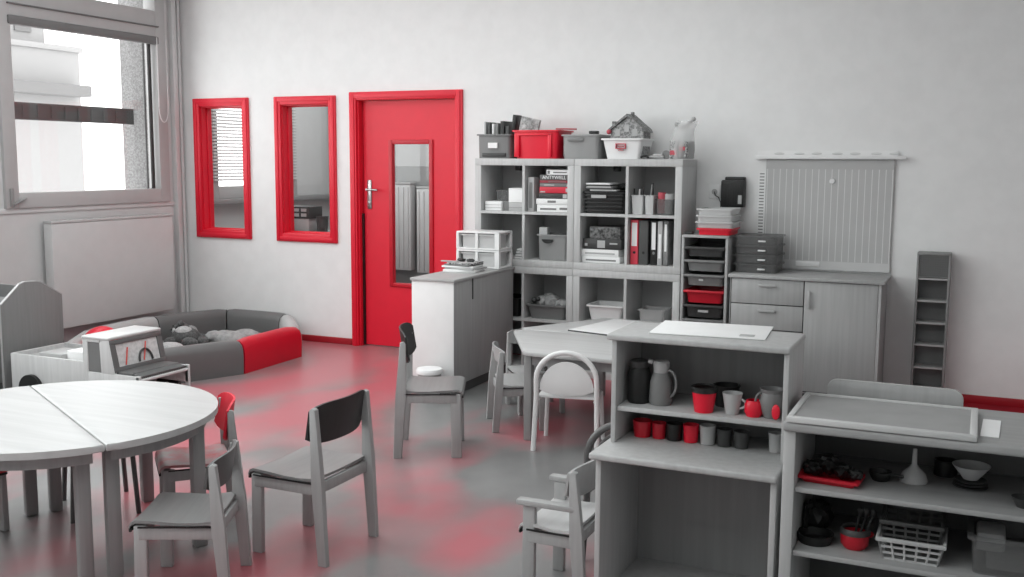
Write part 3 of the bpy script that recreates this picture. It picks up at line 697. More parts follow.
# ------------------------------------------------------------------ low wall cabinet
wc = root('low_cabinet', 'low grey beech cabinet with two drawers and doors against the back wall', 'cabinet', (2.42, -.24, 0))
b = MB(); b.box(1.932, 2.925, -.465, -.01, .80, .822, .003); build(b, 'top_panel', M_cab, wc)
b = MB(); b.box(1.94, 2.905, -.43, -.012, .05, .80); build(b, 'carcass', M_cab, wc)
b = MB(); b.box(1.945, 2.886, -.4315, -.429, .06, .798); build(b, 'gap_shade', M_dark, wc)  # dark sheet behind the fronts, puts shade into the seams as colour
b = MB(); b.box(1.95, 2.89, -.40, -.05, 0, .05); build(b, 'plinth', M_dark, wc)
for z0, z1 in ((.632, .795), (.462, .625), (.29, .455), (.07, .283)):
    b = MB(); b.box(1.955, 2.425, -.45, -.43, z0, z1, .002); dd = build(b, 'drawer', M_cab, wc)
    b = MB(); b.box(2.135, 2.250, -.472, -.462, z1 - .045, z1 - .03, .003); b.box(2.14, 2.15, -.465, -.449, z1 - .045, z1 - .03); b.box(2.235, 2.245, -.465, -.449, z1 - .045, z1 - .03); build(b, 'handle', M_light, dd)
b = MB(); b.box(2.432, 2.885, -.45, -.43, .07, .795, .002); dd = build(b, 'door', M_cab, wc)
b = MB(); b.box(2.455, 2.470, -.474, -.464, .62, .74, .003); b.box(2.457, 2.468, -.466, -.449, .63, .64); b.box(2.457, 2.468, -.466, -.449, .72, .73); build(b, 'handle', M_light, dd)
b = MB(); b.box(2.887, 2.905, -.448, -.43, .05, .80); build(b, 'edge_strip', M_light, wc)
# smoked letter trays on the cabinet
for i in range(4):
    z = .823 + .063 * i
    g = root('smoked_tray', ['lowest', 'second from bottom', 'third from bottom', 'topmost'][i] + ' smoked see-through drawer in the stack on the low cabinet', 'drawer', (2.12, -.2, z), 0, 'smoked drawers on the low cabinet')
    b = MB(); b.frustum(1.93, 2.235, -.34, -.05, z, z + .061, .02); build(b, 'tray_body', M_smoke, g)
    b = MB(); b.box(2.10, 2.15, -.35, -.338, z + .022, z + .032, .002); build(b, 'handle', M_white, g)

# ------------------------------------------------------------------ narrow rack right
rk = root('wall_rack', 'narrow upright grey rack with small shelves standing against the back wall', 'rack', (3.19, -.08, 0))
M_rack = mat('rack_grey', 140, .55, 'wood')
for a in (3.088, 3.278):
    b = MB(); b.box(a, a + .014, -.155, -.012, 0, .985, .003); build(b, 'side_panel', M_rack, rk)
b = MB(); b.box(3.088, 3.292, -.155, -.012, .975, .99, .003); build(b, 'top_panel', M_rack, rk)
b = MB(); b.box(3.10, 3.28, -.02, -.012, 0, .975); build(b, 'back_panel', mat('rack_back', 128, .7), rk)
for z in (.82, .675, .53, .385, .235, .09):
    b = MB(); b.box(3.10, 3.28, -.15, -.018, z - .006, z + .006, .002); build(b, 'shelf', M_light, rk)
b = MB()
for i in range(12): b.box(3.105 + .0145 * i, 3.109 + .0145 * i, -.148, -.143, .83, .975)
for i in range(10): b.box(3.102, 3.278, -.149, -.144, .835 + .0145 * i, .839 + .0145 * i)
build(b, 'mesh_front', M_rack, rk)

# ------------------------------------------------------------------ white cabinet near door
kc = root('white_cabinet', 'low white-fronted cabinet standing out from the shelves near the red door', 'cabinet', (.16, -.89, 0))
Mk = Matrix.Translation((.33, -1.375, 0)) @ Matrix.Rotation(math.radians(.6), 4, 'Z') @ Matrix.Translation((-.318, 1.375, 0))
b = MB(); b.box(.012, .325, -1.37, -.41, .075, .772, .002, 2, Mk); build(b, 'carcass', mat('cabinet_side_grey', 168, .6, 'wood'), kc)
b = MB(); b.box(.012, .325, -1.374, -1.368, .075, .772, .001, 2, Mk); build(b, 'end_panel', M_white, kc, 'bright white end panel')
b = MB(); b.box(.004, .335, -1.385, -.40, .772, .79, .003, 2, Mk); build(b, 'top_panel', mat('cabinet_top_grey', 172, .5), kc)
b = MB(); b.box(.02, .295, -1.35, -.43, 0, .075, 0, 2, Mk); build(b, 'plinth', mat('plinth_grey', 95, .6), kc)
b = MB(); b.box(.3255, .331, -1.10, -1.09, .63, .772, 0, 2, Mk); build(b, 'door_gap', M_dark, kc)
# white two drawer storage box on the cabinet
db = root('drawer_box', 'white plastic two-drawer box with clear fronts on the white cabinet', 'drawer box', (.15, -.52, .791))
b = MB()
for z0 in (.792, .925):
    b.box(-.02, .325, -.655, -.425, z0, z0 + .012, .003); b.box(-.02, .325, -.655, -.425, z0 + .118, z0 + .131, .003)
    b.box(-.02, .0, -.655, -.425, z0 + .01, z0 + .12); b.box(.135, .155, -.655, -.64, z0 + .01, z0 + .12); b.box(.29, .325, -.655, -.625, z0 + .01, z0 + .12); b.box(.31, .325, -.45, -.425, z0 + .01, z0 + .12); b.box(0, .31, -.432, -.425, z0 + .01, z0 + .12)
build(b, 'frame', M_whitep, db)
for z0 in (.804, .937):
    b = MB(); b.frustum(.005, .305, -.65, -.435, z0, z0 + .10, .02); dd = build(b, 'drawer', M_dust, db)
    b = MB()
    for i in range(5): b.ball((.045 + .05 * i, -.54, z0 + .05), .03, .07, .035, noise=.2)
    build(b, 'contents', mat('drawer_contents', 130, .8, c2=80, scale=6), dd)
# magazine pile
for i, (x0, x1, h, mm, lb_) in enumerate(((.03, .27, .018, M_paper, 'bottom magazine of the pile on the white cabinet'), (.05, .28, .012, M_light, 'second magazine of the pile on the white cabinet'), (.02, .26, .012, M_paper, 'third magazine of the pile on the white cabinet'), (.045, .25, .010, M_mid, 'grey magazine on the pile on the white cabinet'), (.06, .26, .012, mat('mag_print', 220, .6, c2=60, scale=5), 'topmost magazine with dark printing on the white cabinet'))):
    z = .791 + sum((.018, .012, .012, .010, .012)[:i]) + .0005 * i
    Mx = Matrix.Translation((.15, -.86, 0)) @ Matrix.Rotation(.08 * (-1) ** i, 4, 'Z') @ Matrix.Translation((-.15, .86, 0))
    b = MB(); b.box(x0, x1, -.96, -.76, z, z + h, .002, 2, Mx); thing(b, 'magazine', mm, lb_, 'magazine', 'magazines on the white cabinet')
b = MB(); b.box(.0, .13, -.93, -.905, .857, .866, .002); thing(b, 'ruler', M_light, 'pale ruler sticking out over the magazine pile', 'ruler')
b = MB(); b.ball((.12, -.84, .868), .03, .025, .012, noise=.2); b.ball((.2, -.86, .868), .03, .02, .012, noise=.2); thing(b, 'wrinkled_bag', M_dark, 'crumpled dark wrapper on top of the magazine pile', 'wrapper')
# lidded tub
bn = root('lidded_tub', 'small round tub with pale lid on the floor before the white cabinet', 'tub', (.225, -1.50, 0))
b = MB(); b.lathe([(0, 0), (.062, 0), (.078, .185), (.068, .185), (.06, .01), (0, .01)], (.225, -1.50, 0), 28); build(b, 'tub_body', M_light, bn)
b = MB(); b.lathe([(0, .185), (.088, .185), (.09, .20), (.082, .215), (0, .22)], (.225, -1.50, 0), 28); build(b, 'lid', M_whitep, bn)

# ------------------------------------------------------------------ chairs
def wood_chair(label, x, y, rz, w=.34, d=.31, sh=.34, th=.60, mback=None, mseat=None, mleg=None, arms=False, group=None, name='wooden_chair', lw=.047, over=.012, bh=.15):
    """local frame: faces -y, w = spacing of the legs, d = front to rear spacing"""
    mback = mback or M_darkback; mseat = mseat or M_seat; mleg = mleg or M_leg
    r = root(name, label, 'chair', (x, y, 0), rz, group)
    wf = w * .93; hw = w / 2; hf = wf / 2
    for s in (-1, 1):
        b = MB(); b.beam((s * hf, -d / 2, 0), (s * hf, -d / 2 + .005, (sh if not arms else th * .74) - .018), .027, lw, .005, (0, 1, 0)); build(b, 'leg', mleg, r, local=True)
        # rear leg and back post: one piece bent at seat height
        b = MB()
        prof = [(d / 2 + .022 + lw * .42, 0), (d / 2 + .022 - lw * .42, 0), (d / 2 + .002 - lw * .5, sh * .95), (d / 2 - .012 - lw * .3, th - .01), (d / 2 - .012, th), (d / 2 - .012 + lw * .3, th - .006), (d / 2 + .002 + lw * .5, sh * .95)]
        b.prism(prof, 'x', s * hw - .013, s * hw + .013, .004); build(b, 'leg', mleg, r, 'back leg that runs up as a back post', local=True)
        b = MB(); b.beam((s * (hf + hw) / 2, -d / 2, sh - .045), (s * (hf + hw) / 2, d / 2, sh - .045), .02, .045, .003); build(b, 'side_rail', mleg, r, local=True)
    b = MB(); b.box(-hf, hf, -d / 2 - .01, -d / 2 + .012, sh - .066, sh - .022, .003); build(b, 'cross_rail', mleg, r, local=True)
    b = MB(); b.box(-hw, hw, d / 2 - .02, d / 2, sh - .066, sh - .022, .003); build(b, 'cross_rail', mleg, r, local=True)
    # seat: rounded plywood with a rolled front edge
    b = MB(); n = 9; mrows = []
    ysq = [(-d / 2 - .035, -.018), (-d / 2 - .028, -.004), (-d / 2 - .01, .004), (-d / 4, .001), (0, -.004), (d / 4, -.003), (d / 2 - .01, .004)]
    for t in (0, .011):
        rows = []
        for (yy, zz) in ysq:
            ww = hf + (hw - hf) * (yy + d / 2) / d + .012
            rows.append([b.bm.verts.new((ww * (2 * i / n - 1), yy, sh - .018 + zz + t + .006 * abs(2 * i / n - 1) ** 2)) for i in range(n + 1)])
        mrows.append(rows)
    lo, hi = mrows
    for j in range(len(ysq) - 1):
        for i in range(n):
            b.bm.faces.new((hi[j][i], hi[j][i + 1], hi[j + 1][i + 1], hi[j + 1][i])); b.bm.faces.new((lo[j][i], lo[j + 1][i], lo[j + 1][i + 1], lo[j][i + 1]))
        for i in (0, n): b.bm.faces.new((lo[j][i], hi[j][i], hi[j + 1][i], lo[j + 1][i]))
    for j in (0, len(ysq) - 1):
        for i in range(n): b.bm.faces.new((lo[j][i], hi[j][i], hi[j][i + 1], lo[j][i + 1]))
    st = build(b, 'seat', mseat, r, local=True)
    b = MB(); e = [(-(hf + .004), -d / 2 - .035)] ; b.box(-hf - .008, hf + .008, -d / 2 - .037, -d / 2 - .028, sh - .041, sh - .031, .002); b.box(-hw - .013, -hw - .009, -d / 2, d / 2 - .02, sh - .022, sh - .016); b.box(hw + .009, hw + .013, -d / 2, d / 2 - .02, sh - .022, sh - .016)
    build(b, 'seat_edge', M_black, st, local=True)
    # curved back panel with rounded corners, set between the posts on their front side
    b = MB(); nu, nv = 14, 6; z0, z1 = th + over - bh, th + over; G = []
    for t in (0, .010):
        rows = []
        for j in range(nv + 1):
            v = j / nv; row = []
            for i in range(nu + 1):
                u = 2 * i / nu - 1
                edge = abs(u) ** 6
                zc = z0 + (z1 - z0) * v; mid = (z0 + z1) / 2
                zc = mid + (zc - mid) * (1 - .32 * edge)
                yy = d / 2 - .014 - lw * .28 + .004 + .042 * (1 - u * u) - t + (zc - (z0 + z1) / 2) * .16
                row.append(b.bm.verts.new((u * (hw + .012), yy - .004, zc)))
            rows.append(row)
        G.append(rows)
    A, B = G
    for j in range(nv):
        for i in range(nu):
            b.bm.faces.new((A[j][i], A[j][i + 1], A[j + 1][i + 1], A[j + 1][i])); b.bm.faces.new((B[j][i], B[j + 1][i], B[j + 1][i + 1], B[j][i + 1]))
        for i in (0, nu): b.bm.faces.new((A[j][i], A[j + 1][i], B[j + 1][i], B[j][i]))
    for j in (0, nv):
        for i in range(nu): b.bm.faces.new((A[j][i], B[j][i], B[j][i + 1], A[j][i + 1]))
    build(b, 'backrest', mback, r, local=True)
    if arms:
        for s in (-1, 1):
            b = MB(); b.box(s * hw * .97 - .02, s * hw * .97 + .02, -d / 2 - .04, d / 2 - .005, th * .74 - .018, th * .74 + .004, .006); build(b, 'armrest', mleg, r, local=True)
    return r
R = math.radians
wood_chair('wooden child chair with dark curved back standing left of the white cabinet', .79, -2.49, R(115), .365, .29, .365, .625, lw=.055, over=.055, bh=.18)
wood_chair('wooden child chair with dark back standing alone, right of the round table', 1.04, -3.93, R(-90), .36, .30, .345, .625, bh=.165)
wood_chair('small wooden chair with grey back nearest the front by the round table', (.857), -4.44, R(-64), .315, .28, .29, .50, M_midback, bh=.12)
wood_chair('wooden chair with bright red back pushed to the right side of the round table', .41, -3.895, R(-43), .285, .27, .29, .51, M_red, mat('seat_redgrey', 168, .4, c2=(205, 60, 75), scale=.9), over=.025, bh=.17)
wood_chair('small wooden chair side-on at the left edge of the hexagonal table', 1.00, -1.812, R(122), .33, .26, .28, .475, M_leg, M_top, bh=.09)
wood_chair('small wooden chair at the far left side of the hexagonal table behind another', .94, -1.40, R(38), .29, .28, .26, .48, M_leg, M_top, bh=.09)
wood_chair('wooden chair with red seat tucked under the left half of the round table', -.405, -4.48, R(80), .31, .29, .29, .48, M_red, M_redd)
wood_chair('pale wooden armchair for a child beside the open play shelf', 2.142, -3.895, R(-90), .315, .185, .285, .50, M_leg, M_top, None, True, bh=.12, name='wooden_armchair')
def hoop_chair(label, x, y, rz, m, w=.33, sh=.30, th=.545, d=.29, backpanel=True, r_=.0125):
    r = root('hoop_chair', label, 'chair', (x, y, 0), rz)
    hw = w / 2
    pts = [(-hw * 1.06, d / 2 + .03, 0), (-hw, d / 2, sh)]
    zc = th - hw * .93
    for i in range(17):
        a = PI - PI * i / 16
        pts.append((hw * math.cos(a), d / 2 + .012, zc + hw * .93 * math.sin(a)))
    pts += [(hw, d / 2, sh), (hw * 1.06, d / 2 + .03, 0)]
    b = MB(); b.tube(pts, r_ * 1.15, 10); build(b, 'back_hoop', m, r, local=True)
    for s in (-1, 1):
        b = MB(); b.tube([(s * hw * 1.0, -d / 2, 0), (s * hw * .92, -d / 2 + .02, sh - .02)], r_, 10); build(b, 'leg', m, r, local=True)
    b = MB(); b.tube([(s_ * hw * .95, y_, sh - .02) for s_, y_ in ((-1, d / 2), (-.98, 0), (-.96, -d / 2 + .02), (0, -d / 2 + .0), (.96, -d / 2 + .02), (.98, 0), (1, d / 2))], r_ * .8, 8); build(b, 'seat_rail', m, r, local=True)
    b = MB(); pl = [(hw * .97 * math.cos(a), -.0 + (d / 2 + .01) * math.sin(a)) for a in [PI + PI * i / 12 for i in range(13)]] + [(hw * .97, d / 2 - .01), (-hw * .97, d / 2 - .01)]
    b.prism(pl, 'z', sh - .012, sh + .002, .003); build(b, 'seat', m, r, local=True)
    if backpanel:
        ri = hw * .90; z0 = sh + .035; zt = th - .052; bb = zt - z0
        pl = [(ri * math.cos(PI * i / 16), z0 + bb * math.sin(PI * i / 16)) for i in range(17)]
        pl = pl + [(-ri * .6, z0 - .022), (0, z0 - .03), (ri * .6, z0 - .022)]
        b = MB(); b.prism(pl, 'y', d / 2 - .006, d / 2 + .006, .003); build(b, 'backrest', m, r, local=True)
    else:
        pts = [(hw * .86 * math.cos(PI * i / 16), d / 2 - .03, zc - .03 + hw * .85 * math.sin(PI * i / 16)) for i in range(17)]
        b = MB(); b.tube([(hw * .86, d / 2 - .02, sh)] + pts + [(-hw * .86, d / 2 - .02, sh)], r_ * .7, 8); build(b, 'inner_hoop', m, r, local=True)
    return r
hoop_chair('white hoop-backed chair at the near side of the hexagonal table', 1.43, -2.095, R(178) + PI + R(3), M_white)
bpy.data.objects['hoop_chair'].rotation_euler = (0, 0, PI + R(12)); bpy.data.objects['hoop_chair'].location = (1.44, -2.075, 0)
hoop_chair('dark grey hoop-backed tube chair half hidden behind the open play shelf', 2.26, -3.44, PI + R(2), mat('dark_tube', 92, .35), backpanel=False, th=.565, w=.32)

# ------------------------------------------------------------------ round table (two half rounds)
TX, TY, TR, TZ = .127, -4.35, .60, .55
ang = math.atan2(-.48, .877)
dv = Vector((math.cos(ang), math.sin(ang), 0)); nv = Vector((-math.sin(ang), math.cos(ang), 0))
def half_table(sgn, label):
    r = root('half_round_table', label, 'table', (TX + nv.x * sgn * .25, TY + nv.y * sgn * .25, 0))
    c = Vector((TX, TY, 0)) + nv * sgn * .0025
    def P(a, n_): p = c + dv * a + nv * sgn * n_; return (p.x, p.y)
    pl = [P(TR * math.cos(PI * i / 40), TR * math.sin(PI * i / 40)) for i in range(41)]
    b = MB(); b.prism(pl, 'z', TZ - .026, TZ, .007); build(b, 'tabletop', M_top, r)
    b = MB()
    po = [P((TR - .05) * math.cos(PI * i / 30), .03 + (TR - .08) * math.sin(PI * i / 30)) for i in range(31)]
    pi_ = [P((TR - .07) * math.cos(PI * i / 30), .05 + (TR - .12) * math.sin(PI * i / 30)) for i in range(31)]
    b.prism(po + pi_[::-1], 'z', TZ - .075, TZ - .027)
    build(b, 'apron', M_tleg, r)
    for (a, n_) in ((.462, .050), (-.45, .048), (.34, .42), (-.34, .42)):
        p = c + dv * a + nv * sgn * n_
        b = MB(); b.beam((p.x, p.y, 0), (p.x, p.y, TZ - .028), .052, .052, .008, (dv.x, dv.y, 0)); build(b, 'leg', M_tleg, r)
half_table(1, 'far half of the round pale table, pushed against its twin')
half_table(-1, 'near half of the round pale table, at the bottom left')
# dark stool beneath
st = root('metal_stool', 'low stool with dark seat and thin grey legs under the round table', 'stool', (-.10, -3.965, 0))
sp4 = [(-.322, -3.974), (-.043, -4.178), (.119, -3.959), (-.16, -3.755)]
cx_ = sum(p[0] for p in sp4) / 4; cy_ = sum(p[1] for p in sp4) / 4
for p in sp4:
    b = MB(); b.tube([(p[0], p[1], 0), (cx_ + (p[0] - cx_) * .88, cy_ + (p[1] - cy_) * .88, .30)], .011, 10); build(b, 'leg', mat('stool_metal', 88, .35), st)
b = MB(); Mx = Matrix.Translation((cx_, cy_, .30)) @ Matrix.Rotation(math.atan2(sp4[1][1] - sp4[0][1], sp4[1][0] - sp4[0][0]), 4, 'Z')
b.box(-.175, .175, -.175, .175, 0, .03, .012, 3, Mx); build(b, 'seat', M_black, st)

# ------------------------------------------------------------------ hexagonal table (two trapezoid tables)
HX, HY, HS, HZ = 1.595, -1.485, .79, .52
def trapezoid(sgn, label):
    r = root('trapezoid_table', label, 'table', (HX, HY + sgn * .34, 0))
    hh = HS * math.sqrt(3) / 2
    k = .085
    pl = [(-HS + k, .002), (-HS + k * .55, k * .75), (-HS / 2 - .02, hh - .02 - .0), (-HS / 2 + .02, hh), (HS / 2 - .02, hh), (HS / 2 + .02, hh - .02), (HS - k * .55, k * .75), (HS - k, .002)]
    b = MB(); b.prism([(HX + p[0], HY + sgn * p[1]) for p in pl], 'z', HZ - .026, HZ, .007); build(b, 'tabletop', M_top, r)
    b = MB(); q = [(-HS + .2, .03), (-HS / 2 + .02, hh - .06), (HS / 2 - .02, hh - .06), (HS - .2, .03)]
    q2 = [(-HS + .23, .048), (-HS / 2 + .035, hh - .08), (HS / 2 - .035, hh - .08), (HS - .23, .048)]
    b.prism([(HX + p[0], HY + sgn * p[1]) for p in q + q2[::-1]], 'z', HZ - .085, HZ - .027); build(b, 'apron', M_tleg, r)
    for p in ((-HS + .19, .07), (HS - .19, .07), (-HS / 2 - .005, hh - .075), (HS / 2 + .005, hh - .075)):
        x = HX + p[0]; y = HY + sgn * p[1]
        b = MB(); b.beam((x, y, 0), (x, y, HZ - .028), .046, .046, .006, (1, 0, 0)); build(b, 'leg', M_tleg, r)
trapezoid(-1, 'near half of the pale hexagonal table, where the white hoop chair stands')
trapezoid(1, 'far half of the pale hexagonal table, beside the low shelves')
bd = root('drawing_board', 'thin white board lying on the hexagonal table', 'board', (1.55, -1.15, HZ + .001))
Mx = Matrix.Translation((1.165, -1.42, HZ + .001)) @ Matrix.Rotation(R(-12), 4, 'Z')
b = MB(); b.box(0, .62, 0, .55, 0, .010, .003, 2, Mx); build(b, 'panel', M_white, bd)
b = MB(); b.box(-.002, .622, -.003, .002, .0, .008, 0, 2, Mx); build(b, 'dark_edge', M_dark, bd)

# ------------------------------------------------------------------ open play shelf (hutch)
HX0, HX1, YB, YU, YL = 2.305, 2.915, -3.64, -3.94, -4.09
hu = root('open_play_shelf', 'open grey wooden play shelf holding toy cups and jugs at the front', 'shelf', (2.61, -3.86, 0))
b = MB(); b.box(HX0 - .005, HX1 + .010, YU - .018, YB, .952, .974, .007, 3); build(b, 'top_panel', M_hutch, hu)
for a in (HX0 + .01, HX1 - .012):
    b = MB(); b.box(a, a + .018, YU, YB, .587, .952, .003); build(b, 'side_panel', M_hutch, hu)
    b = MB(); b.box(a - .004, a + .016, YL + .012, YB, 0, .563, .003); build(b, 'side_panel', M_hutch, hu)
b = MB(); b.box(HX0 + .028, HX1 - .012, YU + .012, YB, .699, .717, .003); build(b, 'shelf', M_hutch, hu)
b = MB(); b.box(HX0 - .012, HX1 + .006, YL - .012, YB, .563, .587, .008, 3); build(b, 'worktop', M_hutch, hu)
b = MB(); b.box(HX0 + .026, HX1 - .016, YL + .02, YB, .045, .063, .003); build(b, 'base_shelf', M_hutch, hu)
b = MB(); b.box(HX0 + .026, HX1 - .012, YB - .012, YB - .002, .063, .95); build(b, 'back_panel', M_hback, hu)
b = MB(); b.box(HX0 + .026, HX1 - .016, YL + .05, YL + .065, 0, .045); build(b, 'plinth', M_hutch, hu)
# paper on top
Mx = Matrix.Translation((2.622, -3.72, .975)) @ Matrix.Rotation(R(5), 4, 'Z')
b = MB(); b.box(-.205, .19, -.15, .14, 0, .004, .001, 2, Mx); pp = thing(b, 'poster_sheet', M_paper, 'large white sheet lying on top of the open play shelf', 'sheet')
b = MB(); b.box(.10, .15, -.12, -.08, .004, .0055, 0, 2, Mx); build(b, 'printed_mark', M_light, pp)
# items on the upper shelf
ZS = .7175; yi = -3.84
def vessel(name, label, cat, x, y, z, prof, m, handle=None, lid=None, spout=None, mh=None):
    r = root(name, label, cat, (x, y, z))
    b = MB(); b.lathe(prof, (x, y, z), 28); build(b, 'body', m, r)
    if handle:
        rx, z0, z1, side, rr = handle; ux, uy = side
        pts = []
        for i in range(11):
            a = -PI / 2 + PI * i / 10
            q = rx[0] + (rx[1] - rx[0]) * math.cos(a) ; pts.append((x + ux * q, y + uy * q, z + (z0 + z1) / 2 + (z1 - z0) / 2 * math.sin(a)))
        b = MB(); b.tube(pts, rr, 8); build(b, 'handle', mh or m, r)
    if lid: b = MB(); b.lathe(lid[0], (x, y, z), 28); build(b, 'lid', lid[1], r)
    if spout:
        b = MB(); b.beam(spout[0], spout[1], .02, .014, .004); build(b, 'spout', lid[1] if lid else m, r)
    return r
def cup_prof(r0, r1, h, t=.003): return [(0, 0), (r0, 0), (r1, h), (r1 - t, h), (r0 - t, t), (0, t)]
vessel('thermos_jug', 'black vacuum jug at the left on the upper shelf', 'jug', 2.385, yi, ZS, [(0, 0), (.037, 0), (.041, .01), (.042, .10), (.036, .125), (0, .125)], M_black, None, ([(0, .126), (.032, .126), (.033, .148), (.026, .153), (0, .153)], M_dark))
vessel('thermos_jug', 'grey vacuum jug with pale top beside the black one', 'jug', 2.465, yi, ZS, [(0, 0), (.036, 0), (.041, .012), (.038, .08), (.027, .115), (0, .115)], M_mid, ((.030, .060), .03, .125, (.98, -.2), .005), ([(0, .115), (.026, .115), (.029, .15), (.025, .155), (0, .155)], M_light), ((2.435, yi, ZS + .148), (2.418, yi - .004, ZS + .153)), M_mid)
vessel('toy_pot', 'red toy pot with black rim on the upper shelf', 'pot', 2.63, yi - .04, ZS, cup_prof(.032, .042, .072), M_redp, None, ([(.034, .070), (.045, .070), (.045, .088), (.040, .09), (.036, .085)], M_black))
pot('dark pot behind the red toy pot on the upper shelf', 2.68, yi + .08, ZS, .045, .075, M_black, 'toy_pot')
vessel('toy_mug', 'grey toy mug with a handle on the upper shelf', 'mug', 2.725, yi - .03, ZS, cup_prof(.022, .034, .073), M_light, ((.024, .046), .022, .055, (1, -.1), .004))
vessel('toy_pot', 'small round bright red toy pot on the upper shelf', 'pot', 2.798, yi - .03, ZS, [(0, 0), (.024, 0), (.031, .015), (.031, .04), (.025, .055), (.021, .055), (.027, .038), (.022, .006), (0, .006)], M_redp)
vessel('toy_jug', 'large grey toy jug with a red side at the right of the upper shelf', 'jug', 2.856, yi - .02, ZS, [(0, 0), (.027, 0), (.039, .03), (.043, .055), (.035, .085), (.041, .098), (.037, .098), (.031, .085), (.038, .055), (.023, .006), (0, .006)], M_mid, ((.034, .056), .03, .085, (-.9, -.4), .004))
b = MB(); b.ball((2.878, yi - .068, ZS + .030), .014, .006, .026); thing(b, 'toy_disc', M_redp, 'red disc leaning on the large grey toy jug', 'lid')
# row of cups on the worktop
ZW = .588; yc = -3.815
cups = [(2.390, .034, .058, M_redd, 'red toy beaker at the left end of the lower row'), (2.452, .026, .056, M_redd, 'narrow red toy beaker second from left in the lower row'),
        (2.508, .030, .060, M_black, 'black toy beaker between two red ones'), (2.568, .028, .062, M_redp, 'bright red toy beaker beside the pale grey one'),
        (2.628, .028, .066, M_light, 'pale grey toy beaker in the middle of the lower row'), (2.687, .027, .060, M_dark, 'dark grey toy beaker right of the pale one'),
        (2.746, .027, .058, mat('cup_dark2', 68, .5), 'second dark grey toy beaker further right'), (2.862, .024, .066, M_light, 'pale toy beaker alone at the right end of the row')]
for (x, r_, h, mm, lb_) in cups:
    b = MB(); b.lathe([(0, 0), (r_ * .86, 0), (r_, h), (r_ * .93, h), (r_ * .8, .004), (0, .004)], (x + .003, yc, ZW), 24); thing(b, 'toy_beaker', mm, lb_, 'beaker', 'toy beakers in the lower row')

# ------------------------------------------------------------------ play counter right
CX0, CX1, CY0, CY1, CZ = 2.942, 4.25, -4.145, -3.70, .78
pc = root('play_counter', 'long grey wooden play counter with open shelves at the bottom right', 'counter', (3.6, -3.92, 0))
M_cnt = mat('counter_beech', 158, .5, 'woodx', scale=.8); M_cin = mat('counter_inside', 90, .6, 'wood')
b = MB(); b.box(CX0, CX1, CY0 - .01, CY1, CZ - .03, CZ, .009, 3); build(b, 'worktop', M_cnt, pc)
for a in (CX0 + .002, CX1 - .04):
    b = MB(); b.box(a, a + .037, CY0 + .008, CY1, 0, CZ - .03, .004); build(b, 'side_panel', M_hutch, pc)
for z in (.572, .368, .12):
    b = MB(); b.box(CX0 + .039, CX1 - .04, CY0 + .02, CY1 + .01, z - .018, z, .004); build(b, 'shelf', M_cnt, pc)
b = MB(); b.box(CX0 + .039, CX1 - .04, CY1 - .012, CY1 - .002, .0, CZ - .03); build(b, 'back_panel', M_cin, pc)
# upstand at the rear
b = MB(); pl = [(3.012 + .03 - .03 * math.cos(PI / 2 * i / 6), .803 + .03 * math.sin(PI / 2 * i / 6)) for i in range(7)] + [(3.405 + .035 * math.sin(PI / 2 * i / 6), .798 + .035 * math.cos(PI / 2 * i / 6)) for i in range(7)]
b.prism([(3.012, CZ - .2)] + pl + [(3.44, CZ - .2)], 'y', CY1 + .002, CY1 + .018, .003); build(b, 'upstand', M_hutch, pc, 'rounded rear panel rising above the worktop')
# framed tray/board on top
fb = root('framed_board', 'grey board with pale wooden frame lying on the play counter', 'board', (3.22, -3.96, CZ + .001))
FX0, FX1, FY0, FY1 = 2.953, 3.485, -4.158, -3.782
b = MB(); z = CZ + .001
for (x0, x1, y0, y1) in ((FX0, FX1, FY0, FY0 + .022), (FX0, FX1, FY1 - .018, FY1), (FX0, FX0 + .018, FY0 + .022, FY1 - .018), (FX1 - .02, FX1, FY0 + .022, FY1 - .018)): b.box(x0, x1, y0, y1, z, z + .018, .003)
build(b, 'frame', mat('pale_frame', 200, .45), fb)
b = MB(); b.box(FX0 + .018, FX1 - .02, FY0 + .022, FY1 - .018, z + .002, z + .013); build(b, 'panel', mat('board_face', 158, .5, c2=150), fb)
b = MB(); Mx = Matrix.Translation((3.508, -3.965, CZ + .0005)) @ Matrix.Rotation(R(-2), 4, 'Z'); b.box(-.012, .038, -.11, .11, 0, .002, 0, 2, Mx)
thing(b, 'paper_card', M_paper, 'white card lying beside the framed board on the counter', 'card')
# counter contents : upper shelf
z1_ = .5725
b = MB(); Mx = Matrix.Translation((3.075, -4.02, z1_)) @ Matrix.Rotation(R(-5), 4, 'Z'); b.frustum(-.095, .095, -.06, .06, 0, .022, .1); 
bmesh.ops.transform(b.bm, matrix=Mx, verts=b.bm.verts[:]); thing(b, 'toy_tray', M_redd, 'red toy tray piled with dark toys on the counter shelf', 'tray')
for i, (x, y, z_, r_, lb_) in enumerate(((3.02, -4.01, .035, .024, 'dark toy lump at the left on the red tray'), (3.065, -3.99, .045, .03, 'dark toy lump standing highest on the red tray'), (3.11, -4.01, .035, .024, 'dark toy lump right of centre on the red tray'), (3.15, -4.03, .033, .017, 'dark toy at the right end of the red tray'))):
    b = MB(); b.ball((x, y, z1_ + z_), r_ * 1.35, r_ * 1.5, r_ * .95, noise=.25); b.box(x - .01, x + .02, y - .02, y - .012, z1_ + z_ - .005, z1_ + z_ + r_ * .9, .003); thing(b, 'play_food', M_black, lb_, 'toy')
b = MB(); b.lathe([(0, 0), (.024, 0), (.034, .02), (.034, .03), (.028, .03), (.02, .006), (0, .006)], (3.215, -3.94, z1_)); b.tube([(3.235, -3.95, z1_ + .025), (3.26, -3.97, z1_ + .03), (3.285, -3.98, z1_ + .03)], .005, 8)
thing(b, 'toy_saucepan', M_black, 'dark toy saucepan between red tray and funnel', 'pan')
